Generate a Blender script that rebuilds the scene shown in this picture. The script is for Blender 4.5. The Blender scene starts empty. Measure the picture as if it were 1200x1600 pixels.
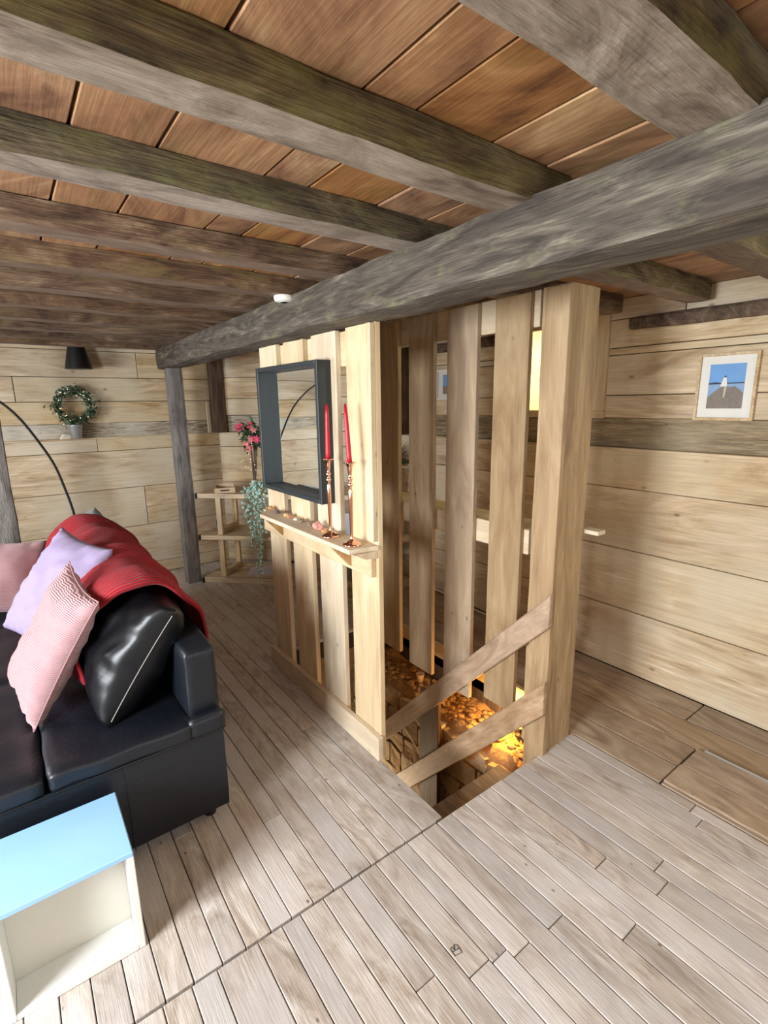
import bpy, bmesh, math, random
from mathutils import Vector, Matrix, noise
random.seed(11)
C = bpy.context.scene.collection
PI = math.pi

# ------------------------------------------------------------------ camera, world, light
def cam_axes(yaw, pitch, roll):
    f = Vector((math.sin(yaw)*math.cos(pitch), math.cos(yaw)*math.cos(pitch), -math.sin(pitch)))
    r = Vector((math.cos(yaw), -math.sin(yaw), 0)); u = r.cross(f)
    return math.cos(roll)*r + math.sin(roll)*u, -math.sin(roll)*r + math.cos(roll)*u, f
r_, u_, f_ = cam_axes(math.radians(36.48339903), math.radians(12.24497839), math.radians(-0.77316319))
cd = bpy.data.cameras.new('camera'); cd.sensor_width = 36; cd.lens = 788.157/1600*36; cd.clip_start = .02
cam = bpy.data.objects.new('camera', cd); C.objects.link(cam)
M = Matrix((r_, u_, -f_)).transposed().to_4x4(); M.translation = Vector((0, 0, 1.55)); cam.matrix_world = M
bpy.context.scene.camera = cam
vs = bpy.context.scene.view_settings
vs.view_transform = 'Standard'; vs.look = 'None'; vs.gamma = 1; vs.use_curve_mapping = False; vs.exposure = 0.0
w = bpy.data.worlds.new('world'); bpy.context.scene.world = w; w.use_nodes = True
bg = w.node_tree.nodes['Background']; bg.inputs[0].default_value = (.78, .88, 1, 1); bg.inputs[1].default_value = .9

def area(name, loc, target, sx, sy, power, col, spread=180):
    l = bpy.data.lights.new(name, 'AREA'); l.shape = 'RECTANGLE'; l.size = sx; l.size_y = sy
    l.energy = power; l.color = col; l.spread = math.radians(spread)
    o = bpy.data.objects.new(name, l); C.objects.link(o); o.location = loc
    o.rotation_euler = (Vector(target)-Vector(loc)).to_track_quat('-Z', 'Y').to_euler()
    return o
# daylight just outside the windows
area('window_light_left', (-1.95, .80, 1.42), (1.2, .60, .55), 1.0, .9, 235, (.90, .95, 1))
area('window_light_left_far', (-1.95, 3.35, 1.45), (.6, 4.3, 1.1), 1.0, .8, 98, (.93, .96, 1))
area('window_light_front', (.75, -1.50, 1.60), (1.1, .5, 0), 1.7, .6, 9, (.93, .96, 1), 120)
area('window_light_right', (2.95, -.48, 1.74), (1.2, .5, .3), .9, .5, 26, (1, .985, .88))
area('window_light_niche', (3.12, 1.90, 1.82), (2.0, 2.4, 1.6), .45, .5, 14, (1, .90, .45))

# ------------------------------------------------------------------ materials
def lin(c):
    return tuple(((x/255)/12.92 if x/255 <= .04045 else ((x/255+.055)/1.055)**2.4) for x in c) + (1,)
def new_mat(name):
    m = bpy.data.materials.new(name); m.use_nodes = True
    return m, m.node_tree.nodes, m.node_tree.links, m.node_tree.nodes['Principled BSDF']
def plain(name, col, rough=.5, metal=0, bump=0, bscale=30, **kw):
    m, N, L, b = new_mat(name)
    b.inputs['Base Color'].default_value = lin(col); b.inputs['Roughness'].default_value = rough
    b.inputs['Metallic'].default_value = metal
    t = N.new('ShaderNodeTexCoord'); n = N.new('ShaderNodeTexNoise'); n.inputs['Scale'].default_value = bscale
    n.inputs['Detail'].default_value = 5
    L.new(t.outputs['Object'], n.inputs['Vector'])
    mx = N.new('ShaderNodeMixRGB'); mx.blend_type = 'MULTIPLY'; mx.inputs[0].default_value = kw.get('var', .25)
    mx.inputs[1].default_value = lin(col); L.new(n.outputs['Color'], mx.inputs[2])
    hs = N.new('ShaderNodeHueSaturation'); hs.inputs['Value'].default_value = 1+kw.get('var', .25)*.5
    ramp = N.new('ShaderNodeRGBToBW'); L.new(n.outputs['Color'], ramp.inputs[0]); L.new(ramp.outputs[0], mx.inputs[2])
    L.new(mx.outputs[0], hs.inputs['Color']); L.new(hs.outputs[0], b.inputs['Base Color'])
    if bump:
        bp = N.new('ShaderNodeBump'); bp.inputs['Strength'].default_value = min(bump, 1); bp.inputs['Distance'].default_value = .004 if bump < .95 else .02
        L.new(n.outputs['Fac'], bp.inputs['Height']); L.new(bp.outputs[0], b.inputs['Normal'])
    if 'emit' in kw:
        b.inputs['Emission Color'].default_value = lin(kw.get('ecol', col)); b.inputs['Emission Strength'].default_value = kw['emit']
    if 'spec' in kw: b.inputs['Specular IOR Level'].default_value = kw['spec']
    if 'sheen' in kw: b.inputs['Sheen Weight'].default_value = kw['sheen']
    if 'coat' in kw: b.inputs['Coat Weight'].default_value = kw['coat']
    return m
def wood(name, cols, axis, scale=1.0, rough=.65, bump=.35, rnd=.22, knots=.5, moss=None, mossamt=.5, streak=8.0, fine=.35, grey=None, dist=1.2):
    """grain runs along `axis` (0,1,2); cols dark -> light"""
    m, N, L, b = new_mat(name)
    t = N.new('ShaderNodeTexCoord'); oi = N.new('ShaderNodeObjectInfo')
    k = N.new('ShaderNodeVectorMath'); k.operation = 'SCALE'; k.inputs[0].default_value = (37.1, 51.7, 23.9)
    L.new(oi.outputs['Random'], k.inputs['Scale'])
    ad = N.new('ShaderNodeVectorMath'); ad.operation = 'ADD'
    L.new(t.outputs['Object'], ad.inputs[0]); L.new(k.outputs[0], ad.inputs[1])
    mp = N.new('ShaderNodeMapping'); L.new(ad.outputs[0], mp.inputs['Vector'])
    s = [streak*scale]*3; s[axis] = scale*1.0
    mp.inputs['Scale'].default_value = s
    n1 = N.new('ShaderNodeTexNoise'); n1.inputs['Scale'].default_value = 1.6; n1.inputs['Detail'].default_value = 7
    n1.inputs['Roughness'].default_value = .62; n1.inputs['Distortion'].default_value = dist
    L.new(mp.outputs[0], n1.inputs['Vector'])
    cr = N.new('ShaderNodeValToRGB'); e = cr.color_ramp.elements
    e[0].position = .30; e[0].color = lin(cols[0]); e[1].position = .72; e[1].color = lin(cols[-1])
    for i, c in enumerate(cols[1:-1]):
        x = e.new(.30+.42*(i+1)/(len(cols)-1)); x.color = lin(c)
    L.new(n1.outputs['Fac'], cr.inputs[0])
    mp2 = N.new('ShaderNodeMapping'); L.new(ad.outputs[0], mp2.inputs['Vector'])
    s2 = [90*scale]*3; s2[axis] = 3.5*scale; mp2.inputs['Scale'].default_value = s2
    n2 = N.new('ShaderNodeTexNoise'); n2.inputs['Scale'].default_value = 1.5; n2.inputs['Detail'].default_value = 3
    L.new(mp2.outputs[0], n2.inputs['Vector'])
    r2 = N.new('ShaderNodeMapRange'); r2.inputs[1].default_value = .3; r2.inputs[2].default_value = .7
    r2.inputs[3].default_value = 1-fine; r2.inputs[4].default_value = 1+fine*.35
    L.new(n2.outputs['Fac'], r2.inputs[0])
    mx = N.new('ShaderNodeMixRGB'); mx.blend_type = 'MULTIPLY'; mx.inputs[0].default_value = 1
    L.new(cr.outputs[0], mx.inputs[1]); L.new(r2.outputs[0], mx.inputs[2])
    last = mx.outputs[0]
    if grey:
        ng = N.new('ShaderNodeTexNoise'); ng.inputs['Scale'].default_value = 2.3; ng.inputs['Detail'].default_value = 6
        L.new(ad.outputs[0], ng.inputs['Vector'])
        rg = N.new('ShaderNodeMapRange'); rg.inputs[1].default_value = .42; rg.inputs[2].default_value = .66; L.new(ng.outputs['Fac'], rg.inputs[0])
        mg = N.new('ShaderNodeMixRGB'); mg.inputs[2].default_value = lin(grey); L.new(rg.outputs[0], mg.inputs[0]); L.new(last, mg.inputs[1]); last = mg.outputs[0]
        mg2 = N.new('ShaderNodeMixRGB'); mg2.blend_type = 'MULTIPLY'; mg2.inputs[0].default_value = .8
        L.new(last, mg2.inputs[1]); L.new(r2.outputs[0], mg2.inputs[2]); last = mg2.outputs[0]
    if moss:
        nm = N.new('ShaderNodeTexNoise'); nm.inputs['Scale'].default_value = 5.2; nm.inputs['Detail'].default_value = 9
        nm.inputs['Roughness'].default_value = .7
        mp3 = N.new('ShaderNodeMapping'); s3 = [2.6]*3; s3[axis] = 1.1; mp3.inputs['Scale'].default_value = s3
        L.new(ad.outputs[0], mp3.inputs['Vector']); L.new(mp3.outputs[0], nm.inputs['Vector'])
        rm = N.new('ShaderNodeMapRange'); rm.inputs[1].default_value = .60-.16*mossamt; rm.inputs[2].default_value = .74-.12*mossamt
        rm.inputs[4].default_value = .75
        L.new(nm.outputs['Fac'], rm.inputs[0])
        mm = N.new('ShaderNodeMixRGB'); mm.inputs[2].default_value = lin(moss); L.new(rm.outputs[0], mm.inputs[0]); L.new(last, mm.inputs[1]); last = mm.outputs[0]
    if knots:
        v = N.new('ShaderNodeTexVoronoi'); v.inputs['Scale'].default_value = 5.5*scale
        mp4 = N.new('ShaderNodeMapping'); s4 = [1.3]*3; s4[axis] = .8; mp4.inputs['Scale'].default_value = s4
        L.new(ad.outputs[0], mp4.inputs['Vector']); L.new(mp4.outputs[0], v.inputs['Vector'])
        rk = N.new('ShaderNodeMapRange'); rk.inputs[1].default_value = .02; rk.inputs[2].default_value = .075
        rk.inputs[3].default_value = knots; rk.inputs[4].default_value = 0; L.new(v.outputs['Distance'], rk.inputs[0])
        mk = N.new('ShaderNodeMixRGB'); mk.blend_type = 'MULTIPLY'; mk.inputs[2].default_value = lin((95, 70, 50))
        L.new(rk.outputs[0], mk.inputs[0]); L.new(last, mk.inputs[1]); last = mk.outputs[0]
    hs = N.new('ShaderNodeHueSaturation')
    rv = N.new('ShaderNodeMapRange'); rv.inputs[3].default_value = 1-rnd; rv.inputs[4].default_value = 1+rnd
    L.new(oi.outputs['Random'], rv.inputs[0]); L.new(rv.outputs[0], hs.inputs['Value'])
    wn = N.new('ShaderNodeTexWhiteNoise'); wn.noise_dimensions = '1D'; L.new(oi.outputs['Random'], wn.inputs['W'])
    rs = N.new('ShaderNodeMapRange'); rs.inputs[3].default_value = .82; rs.inputs[4].default_value = 1.1
    L.new(wn.outputs['Value'], rs.inputs[0]); L.new(rs.outputs[0], hs.inputs['Saturation'])
    L.new(last, hs.inputs['Color']); L.new(hs.outputs[0], b.inputs['Base Color'])
    b.inputs['Roughness'].default_value = rough
    bp = N.new('ShaderNodeBump'); bp.inputs['Strength'].default_value = bump; bp.inputs['Distance'].default_value = .006
    hm = N.new('ShaderNodeMath'); hm.operation = 'ADD'; L.new(n2.outputs['Fac'], hm.inputs[0]); L.new(n1.outputs['Fac'], hm.inputs[1])
    L.new(hm.outputs[0], bp.inputs['Height']); L.new(bp.outputs[0], b.inputs['Normal'])
    return m

FLOORC = [(146, 130, 115), (174, 160, 147), (192, 181, 170), (212, 204, 197)]
m_floor = wood('floorboard_oak', FLOORC, 1, 1.9, .55, .25, .12, .85, grey=(192, 184, 178), streak=3.2, fine=.14, dist=2.6)
m_floor_wide = wood('wide_floorboard_oak', [(130, 108, 86), (158, 136, 112), (182, 162, 138)], 1, 1.3, .55, .2, .08, .5, streak=4, fine=.15, dist=2.4)
WALLC = [(158, 130, 94), (190, 164, 126), (206, 184, 148), (222, 206, 178)]
m_wall_x = wood('wall_plank_oak', WALLC, 0, .8, .65, .2, .05, .6, grey=(204, 190, 162), dist=2.6, streak=5, fine=.13)
m_wall_y = wood('wall_plank_oak_long', WALLC, 1, .8, .65, .2, .05, .6, grey=(204, 188, 158), dist=2.6, streak=5, fine=.13)
m_wall_back = plain('dark_backing', (50, 38, 26), .9)
m_strip_x = wood('weathered_strip', [(104, 88, 70), (178, 164, 142), (214, 204, 186)], 0, 2.2, .8, .7, .05, 1.0, grey=(206, 198, 182), dist=3)
m_strip_y = wood('weathered_strip_long', [(98, 82, 62), (150, 134, 106), (190, 174, 146)], 1, 2.2, .8, .6, .05, .9, grey=(160, 146, 122))
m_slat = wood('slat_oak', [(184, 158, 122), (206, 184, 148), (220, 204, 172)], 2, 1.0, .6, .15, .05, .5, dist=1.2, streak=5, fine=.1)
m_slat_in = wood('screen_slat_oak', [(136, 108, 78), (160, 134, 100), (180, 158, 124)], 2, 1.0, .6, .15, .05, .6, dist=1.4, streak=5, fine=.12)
m_slat_y = wood('rail_oak', [(182, 158, 124), (206, 184, 150), (218, 203, 174)], 1, 1.0, .6, .15, .05, .5, streak=5, fine=.1)
m_dark_slat = wood('brown_oak', [(150, 112, 72), (180, 142, 98), (196, 160, 118)], 2, 1.0, .6, .2, .06, .4)  # darker, browner oak for the shelf brackets
m_rail = wood('worn_rail_oak', [(140, 112, 86), (172, 144, 116), (192, 168, 140)], 1, 1.6, .5, .2, .05, .5, dist=2.2, streak=4, fine=.12)
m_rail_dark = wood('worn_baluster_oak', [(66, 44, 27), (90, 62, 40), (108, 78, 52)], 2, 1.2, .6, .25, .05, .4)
m_ceil = wood('ceiling_board_elm', [(96, 60, 36), (142, 98, 62), (168, 124, 82), (194, 158, 112)], 1, .9, .6, .2, .16, .3, moss=(128, 104, 58), mossamt=.5,  dist=3.4, streak=2.4, fine=.12)
m_beam_y = wood('weathered_main_beam', [(50, 42, 35), (72, 62, 52), (94, 84, 71), (134, 123, 106)], 1, 2.0, .85, .7, .04, .4, moss=(112, 112, 76), mossamt=.35, streak=7, fine=.45)
JC = [(56, 44, 30), (88, 74, 50), (114, 100, 68), (140, 126, 92)]
m_joist = wood('weathered_joist', JC, 0, 1.6, .85, .9, .08, .5, moss=(122, 118, 66), mossamt=.72, streak=3, fine=.42, dist=3)
m_joist_brown = wood('brown_joist', [(58, 40, 28), (90, 66, 48), (116, 92, 70), (146, 124, 100)], 0, 1.6, .85, .9, .1, .5, moss=(112, 98, 62), mossamt=.5, streak=3, fine=.42, dist=3)
m_under = wood('scraped_joist_underside', [(104, 90, 76), (134, 120, 104), (156, 143, 127), (172, 160, 146)], 0, 1.8, .8, .9, .03, .3, streak=2.5, fine=.2, dist=2.5)
m_under_dark = wood('brown_joist_underside', [(88, 70, 56), (116, 96, 79), (140, 120, 102)], 0, 1.8, .8, .8, .08, .3, streak=3, fine=.25)
m_post = wood('weathered_post', [(96, 90, 86), (130, 124, 119), (158, 152, 147)], 2, 2.2, .8, .8, .04, .5, streak=4, fine=.35)
m_post_brown = wood('dark_corner_post', [(52, 38, 28), (84, 66, 50), (112, 92, 72)], 2, 1.6, .8, .7, .04, .5)
m_newel = wood('newel_post_oak', [(150, 122, 86), (176, 148, 108), (196, 172, 130)], 2, 1.3, .65, .45, .02, .9, fine=.2)
m_unit_z = wood('shelf_upright_oak', [(176, 146, 104), (204, 176, 132), (222, 198, 158)], 2, 1.0, .55, .15, .06, .3, fine=.12)
m_unit = wood('shelf_oak', [(176, 146, 104), (204, 176, 132), (222, 198, 158)], 0, 1.0, .55, .15, .06, .3)
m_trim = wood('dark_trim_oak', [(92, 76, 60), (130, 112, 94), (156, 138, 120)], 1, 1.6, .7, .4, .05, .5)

m_leather = plain('black_leather', (13, 18, 26), .42, bump=.3, bscale=55, var=.3)
m_leather_soft = plain('glossy_black_leather', (8, 10, 14), .38, bump=.5, bscale=9, spec=.38, var=.3)
m_grey_fabric = plain('dark_grey_fabric', (74, 72, 72), .9, bump=.3, bscale=200, sheen=.3)
m_thread = plain('pale_stitching', (150, 146, 140), .7)
m_white = plain('white_lacquer', (226, 226, 220), .28, var=.05)
m_white_sky = plain('white_lacquer_sky_tint', (146, 190, 228), .25, var=.04)  # white lacquer top with the blue sky reflection put into its colour
m_white_in = plain('white_lacquer_inside', (214, 212, 202), .5, var=.08)
m_black = plain('matt_black_metal', (14, 14, 15), .45, var=.1)
m_frame = plain('charcoal_frame', (34, 41, 43), .5, var=.2)
m_copper = plain('copper', (232, 182, 160), .14, 1.0, var=.05)
m_candle = plain('red_wax', (182, 14, 38), .4, var=.08)
m_wick = plain('wick', (40, 32, 26), .9)
m_zinc = plain('zinc', (190, 194, 198), .35, .6, var=.25, bscale=14)
m_leafdark = plain('dark_green_leaf', (44, 78, 48), .5, var=.5, bscale=40)
m_leafteal = plain('eucalyptus_leaf', (186, 226, 214), .5, var=.45, bscale=40)
m_leafgrey = plain('grey_green_leaf', (84, 108, 88), .5, var=.5, bscale=40)
m_pink = plain('pink_petal', (222, 92, 122), .6, var=.35, bscale=60)
m_pinkl = plain('pale_pink_petal', (232, 150, 150), .6, var=.3, bscale=60)
m_stem = plain('brown_stem', (92, 78, 66), .8)
m_fairy = plain('fairy_light', (255, 240, 205), .4, emit=3.0, ecol=(255, 236, 190))
m_pot = plain('white_ceramic', (224, 222, 212), .35, var=.06)
m_palepot = plain('pale_green_ceramic', (186, 194, 176), .5, var=.1)
m_stone = plain('warm_stone', (176, 150, 116), .9, bump=1.0, bscale=22, var=.5)
m_stone2 = plain('grey_stone', (184, 170, 144), .9, bump=1.0, bscale=18, var=.45)
m_mortar = plain('lime_mortar', (128, 108, 82), .95, bump=1, bscale=30, var=.3)
m_rubble = plain('rubble_earth', (176, 134, 84), .95, bump=1.4, bscale=26, var=.6)
m_glasspane, N, L, b = new_mat('window_glass')
N.remove(b); tr = N.new('ShaderNodeBsdfTransparent'); gl = N.new('ShaderNodeBsdfGlossy'); gl.inputs['Roughness'].default_value = .02
mixs = N.new('ShaderNodeMixShader'); fr = N.new('ShaderNodeFresnel'); ge = N.new('ShaderNodeNewGeometry')
fm_ = N.new('ShaderNodeMath'); fm_.operation = 'SUBTRACT'; fm_.inputs[0].default_value = 1; L.new(ge.outputs['Backfacing'], fm_.inputs[1])
fm2 = N.new('ShaderNodeMath'); fm2.operation = 'MULTIPLY'; L.new(fr.outputs[0], fm2.inputs[0]); L.new(fm_.outputs[0], fm2.inputs[1]); L.new(fm2.outputs[0], mixs.inputs[0])
L.new(tr.outputs[0], mixs.inputs[1]); L.new(gl.outputs[0], mixs.inputs[2]); L.new(mixs.outputs[0], N['Material Output'].inputs[0])
m_mirror, N, L, b = new_mat('mirror_glass')
b.inputs['Base Color'].default_value = (.9, .93, .92, 1); b.inputs['Metallic'].default_value = 1; b.inputs['Roughness'].default_value = .01

def ribbed(name, col, axis, scale, strength, rough=.9, dist=.004, distort=0.0, col2=None, sheen=.25):
    m, N, L, b = new_mat(name)
    t = N.new('ShaderNodeTexCoord'); wv = N.new('ShaderNodeTexWave'); wv.bands_direction = axis
    wv.inputs['Scale'].default_value = scale; wv.inputs['Distortion'].default_value = distort; wv.inputs['Detail'].default_value = 1
    L.new(t.outputs['UV'], wv.inputs['Vector'])
    cr = N.new('ShaderNodeMixRGB'); cr.inputs[1].default_value = lin(col2 or tuple(c*.72 for c in col)); cr.inputs[2].default_value = lin(col)
    L.new(wv.outputs['Fac'], cr.inputs[0]); L.new(cr.outputs[0], b.inputs['Base Color'])
    b.inputs['Roughness'].default_value = rough; b.inputs['Sheen Weight'].default_value = sheen
    bp = N.new('ShaderNodeBump'); bp.inputs['Strength'].default_value = strength; bp.inputs['Distance'].default_value = dist
    L.new(wv.outputs['Fac'], bp.inputs['Height']); L.new(bp.outputs[0], b.inputs['Normal'])
    return m
m_cord = ribbed('pink_corduroy', (188, 148, 150), 'Y', 24, .6, col2=(164, 122, 126))
m_lav = plain('lavender_cotton', (150, 136, 166), .85, bump=.15, bscale=120, var=.06)
m_throw = ribbed('red_knit', (190, 4, 30), 'X', 24, 1.0, .95, .008, 1.6, (128, 2, 20), .05)

# ------------------------------------------------------------------ helpers
def link(name, mesh, mat, parent=None, loc=None, smooth=False):
    """mesh in world coordinates; re-based on the parent's (or its own) location"""
    if smooth:
        for p in mesh.polygons: p.use_smooth = True
    base = Vector((0, 0, 0))
    q = parent
    while q is not None:
        base += q.location; q = q.parent
    if loc is not None: off = Vector(loc) - base
    else: off = Vector((0, 0, 0))
    mesh.transform(Matrix.Translation(-(base+off)))
    if mat is not None: mesh.materials.append(mat)
    o = bpy.data.objects.new(name, mesh); C.objects.link(o); o.parent = parent; o.location = off
    return o
def tag(o, label, cat, group=None, kind=None):
    o['label'] = label; o['category'] = cat
    if group: o['group'] = group
    if kind: o['kind'] = kind
    return o
def thing(name, label, cat, loc, group=None):
    o = bpy.data.objects.new(name, None); C.objects.link(o); o.location = loc; o.empty_display_size = .05
    return tag(o, label, cat, group)
def mesh_of(vs_, fs, uvs=None):
    me = bpy.data.meshes.new('mesh'); me.from_pydata([tuple(v) for v in vs_], [], fs); me.validate(); me.update()
    bm = bmesh.new(); bm.from_mesh(me); bmesh.ops.recalc_face_normals(bm, faces=bm.faces); bm.to_mesh(me); bm.free()
    return me
def boxm(x0, x1, y0, y1, z0, z1, bev=.0, jit=0):
    """bevelled box mesh"""
    bm = bmesh.new(); bmesh.ops.create_cube(bm, size=1)
    for v in bm.verts:
        v.co = Vector(((x0+x1)/2+v.co.x*(x1-x0), (y0+y1)/2+v.co.y*(y1-y0), (z0+z1)/2+v.co.z*(z1-z0)))
        if jit: v.co += Vector([random.uniform(-jit, jit) for _ in range(3)])
    if bev: bmesh.ops.bevel(bm, geom=bm.edges[:], offset=bev, segments=1, affect='EDGES', clamp_overlap=True)
    me = bpy.data.meshes.new('mesh'); bm.to_mesh(me); bm.free(); return me
def frame_box(c, a, b_, n, la, lb, ln, bev=.003):
    """box centred at c with axes a,b,n and full lengths"""
    bm = bmesh.new(); bmesh.ops.create_cube(bm, size=1)
    a, b_, n = [Vector(q).normalized() for q in (a, b_, n)]
    for v in bm.verts: v.co = Vector(c) + a*v.co.x*la + b_*v.co.y*lb + n*v.co.z*ln
    if bev: bmesh.ops.bevel(bm, geom=bm.edges[:], offset=bev, segments=1, affect='EDGES', clamp_overlap=True)
    bmesh.ops.recalc_face_normals(bm, faces=bm.faces)
    me = bpy.data.meshes.new('mesh'); bm.to_mesh(me); bm.free(); return me
def prism(poly, z0, z1, bev=0):
    n = len(poly)
    v = [(x, y, z0) for x, y in poly] + [(x, y, z1) for x, y in poly]
    f = [tuple(range(n)), tuple(range(n, 2*n))] + [(i, (i+1) % n, (i+1) % n+n, i+n) for i in range(n)]
    me = mesh_of(v, f)
    if bev:
        bm = bmesh.new(); bm.from_mesh(me); bmesh.ops.bevel(bm, geom=bm.edges[:], offset=bev, segments=1, affect='EDGES', clamp_overlap=True)
        bm.to_mesh(me); bm.free()
    return me
def hewn(p0, p1, side, w0, h0, amp=.006, seg=24, w1=None, h1=None, r=.012, seed=0, bow=0):
    """rough squared timber from p0 to p1"""
    p0, p1 = Vector(p0), Vector(p1); d = (p1-p0).normalized(); s = Vector(side).normalized(); u = s.cross(d).normalized()
    if u.z < 0: u = -u
    w1 = w1 or w0; h1 = h1 or h0
    ring = []
    nn = 4
    def edge(a, b): return [(a[0]+(b[0]-a[0])*k/nn, a[1]+(b[1]-a[1])*k/nn) for k in range(nn)]
    cs = [(-1, -1), (1, -1), (1, 1), (-1, 1)]
    for i in range(4): ring += edge(cs[i], cs[(i+1) % 4])
    V, F = [], []; n = len(ring)
    for i in range(seg+1):
        t = i/seg; c = p0.lerp(p1, t) + u*bow*math.sin(t*PI); w_ = (w0+(w1-w0)*t)/2; h_ = (h0+(h1-h0)*t)/2
        for (a, b) in ring:
            rr = r if abs(a) == 1 and abs(b) == 1 else 0
            pos = c + s*(a*(w_-rr*.5)) + u*(b*(h_-rr*.5))
            q = pos*3.1 + Vector((seed*7.3, seed*1.7, 0)); q2 = pos*11 + Vector((0, seed*3.3, 0))
            k = noise.noise(q)*amp + noise.noise(q2)*amp*.6
            k2 = noise.noise(q+Vector((9, 9, 9)))*amp + noise.noise(q2+Vector((5, 5, 5)))*amp*.6
            V.append(pos + s*a*k + u*b*k2)
    for i in range(seg):
        for j in range(n): F.append((i*n+j, i*n+(j+1) % n, (i+1)*n+(j+1) % n, (i+1)*n+j))
    F.append(tuple(range(n))); F.append(tuple(seg*n+j for j in range(n)))
    return mesh_of(V, F)
def under(o, mat):
    o.data.materials.append(mat)
    for p in o.data.polygons:
        if p.normal.z < -.6: p.material_index = 1
def respin(o, R3):
    o.data.transform(R3.inverted().to_4x4()); o.rotation_euler = R3.to_euler()
def tube(pts, rad, n=8, closed=False):
    pts = [Vector(p) for p in pts]; V, F = [], []
    for i, p in enumerate(pts):
        a = pts[(i-1) % len(pts)] if (closed or i > 0) else p
        c = pts[(i+1) % len(pts)] if (closed or i < len(pts)-1) else p
        d = (c-a).normalized(); s = d.orthogonal().normalized() if abs(d.z) > .95 else d.cross(Vector((0, 0, 1))).normalized()
        u = d.cross(s); rr = rad[i] if isinstance(rad, (list, tuple)) else rad
        for k in range(n):
            an = 2*PI*k/n; V.append(p+s*math.cos(an)*rr+u*math.sin(an)*rr)
    m_ = len(pts)
    for i in range(m_ if closed else m_-1):
        for k in range(n):
            i2 = (i+1) % m_; F.append((i*n+k, i*n+(k+1) % n, i2*n+(k+1) % n, i2*n+k))
    if not closed: F.append(tuple(range(n))); F.append(tuple((m_-1)*n+k for k in range(n)))
    return V, F
def tubem(pts, rad, n=8, closed=False):
    V, F = tube(pts, rad, n, closed); return mesh_of(V, F)
def lathe(prof, c, n=24, scallop=0):
    V, F = [], []
    for r, z in prof:
        for k in range(n):
            a = 2*PI*k/n; V.append((c[0]+r*math.cos(a), c[1]+r*math.sin(a), c[2]+z))
    for i in range(len(prof)-1):
        for k in range(n): F.append((i*n+k, i*n+(k+1) % n, (i+1)*n+(k+1) % n, (i+1)*n+k))
    F.append(tuple(range(n))); F.append(tuple((len(prof)-1)*n+k for k in range(n)))
    return mesh_of(V, F)
def join(parts):
    V, F = [], []
    for v, f in parts:
        o = len(V); V += list(v); F += [tuple(i+o for i in q) for q in f]
    return mesh_of(V, F)
def leaf(c, d, up, l, w):
    c, d, up = Vector(c), Vector(d).normalized(), Vector(up)
    s = d.cross(up); s = s.normalized() if s.length > 1e-4 else d.orthogonal().normalized()
    n = s.cross(d)
    v = [c, c+d*l*.45+s*w/2+n*w*.12, c+d*l, c+d*l*.45-s*w/2+n*w*.12, c+d*l*.5-n*w*.08]
    return v, [(0, 1, 4), (1, 2, 4), (2, 3, 4), (3, 0, 4)]
def rv():
    while True:
        v = Vector([random.uniform(-1, 1) for _ in range(3)])
        if .1 < v.length < 1: return v.normalized()
def struct(name, mesh, mat, **k):
    o = link(name, mesh, mat, **k); o['kind'] = 'structure'; return o

# ------------------------------------------------------------------ room shell
XL, XR, YF, YB, ZC = -1.75, 2.71, -1.3, 4.95, 2.07
DC = 6.62      # diagonal corner wall: x + y = DC

# floor -------------------------------------------------------------
def slab(rects, z0, z1):
    parts = []
    for x0, x1, y0, y1 in rects:
        v = [(x, y, z) for z in (z0, z1) for x, y in ((x0, y0), (x1, y0), (x1, y1), (x0, y1))]
        parts.append((v, [(0, 1, 2, 3), (4, 5, 6, 7), (0, 1, 5, 4), (1, 2, 6, 5), (2, 3, 7, 6), (3, 0, 4, 7)]))
    return join(parts)
floor = struct('floor', slab([(XL, 1.14, YF, YB), (1.14, XR+.1, YF, 1.17), (1.14, XR+.1, 2.78, YB), (2.07, XR+.1, 1.17, 2.78), (1.965, 2.07, 1.17, 1.40)], -.14, -.024), m_wall_back)
def board(parent, name, x0, x1, y0, y1, z0, z1, mat, g=.0014, bev=.002):
    dz = random.uniform(-.0015, .001)
    return link(name, boxm(x0+g, x1-g, y0+g, y1-g, z0+dz, z1+dz, bev), mat, parent, loc=((x0+x1)/2, (y0+y1)/2, z1))
def rows(x0, x1, w0, w1):
    xs = [x0]
    while xs[-1] < x1-1e-6:
        xs.append(xs[-1]+random.uniform(w0, w1))
        if x1-xs[-1] < w0*.7: xs[-1] = x1
    return xs
def lay(xs, y0, y1, lmin, lmax, mat, first=None):
    for a, b_ in zip(xs, xs[1:]):
        y = y1
        while y > y0+1e-6:
            l = random.uniform(lmin, lmax); yn = y-l
            if yn-y0 < lmin*.5: yn = y0
            board(floor, 'floorboard', a, b_, yn, y, -.024, 0, mat); y = yn
# near part (in front of the seam at y = 1.19)
xs = rows(-.25, .39, .066, .082)[:-1] + [.392, .469, .531, .613, .681, .75, .82, .9, .96, 1.03, 1.105, 1.178, 1.25, 1.33, 1.40, 1.47, 1.55, 1.62, 1.70, 1.775, 1.85, 1.91, 1.965]
lay(xs, -.10, 1.186, .38, 1.25, m_floor)
lay(rows(-.25, 1.965, .15, .17), YF, -.10, 3, 4, m_floor)
lay(rows(XL, -.25, .15, .17), YF, 1.186, 3, 4, m_floor)
# beyond the seam
xs2 = rows(-.25, 1.14, .068, .082)
lay(xs2, 1.192, YB, .7, 1.7, m_floor)
lay(rows(XL, -.25, .15, .17), 1.192, YB, 4, 5, m_floor)
lay(rows(1.14, 2.07, .075, .09), 2.78, YB, 3, 4, m_floor)
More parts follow.
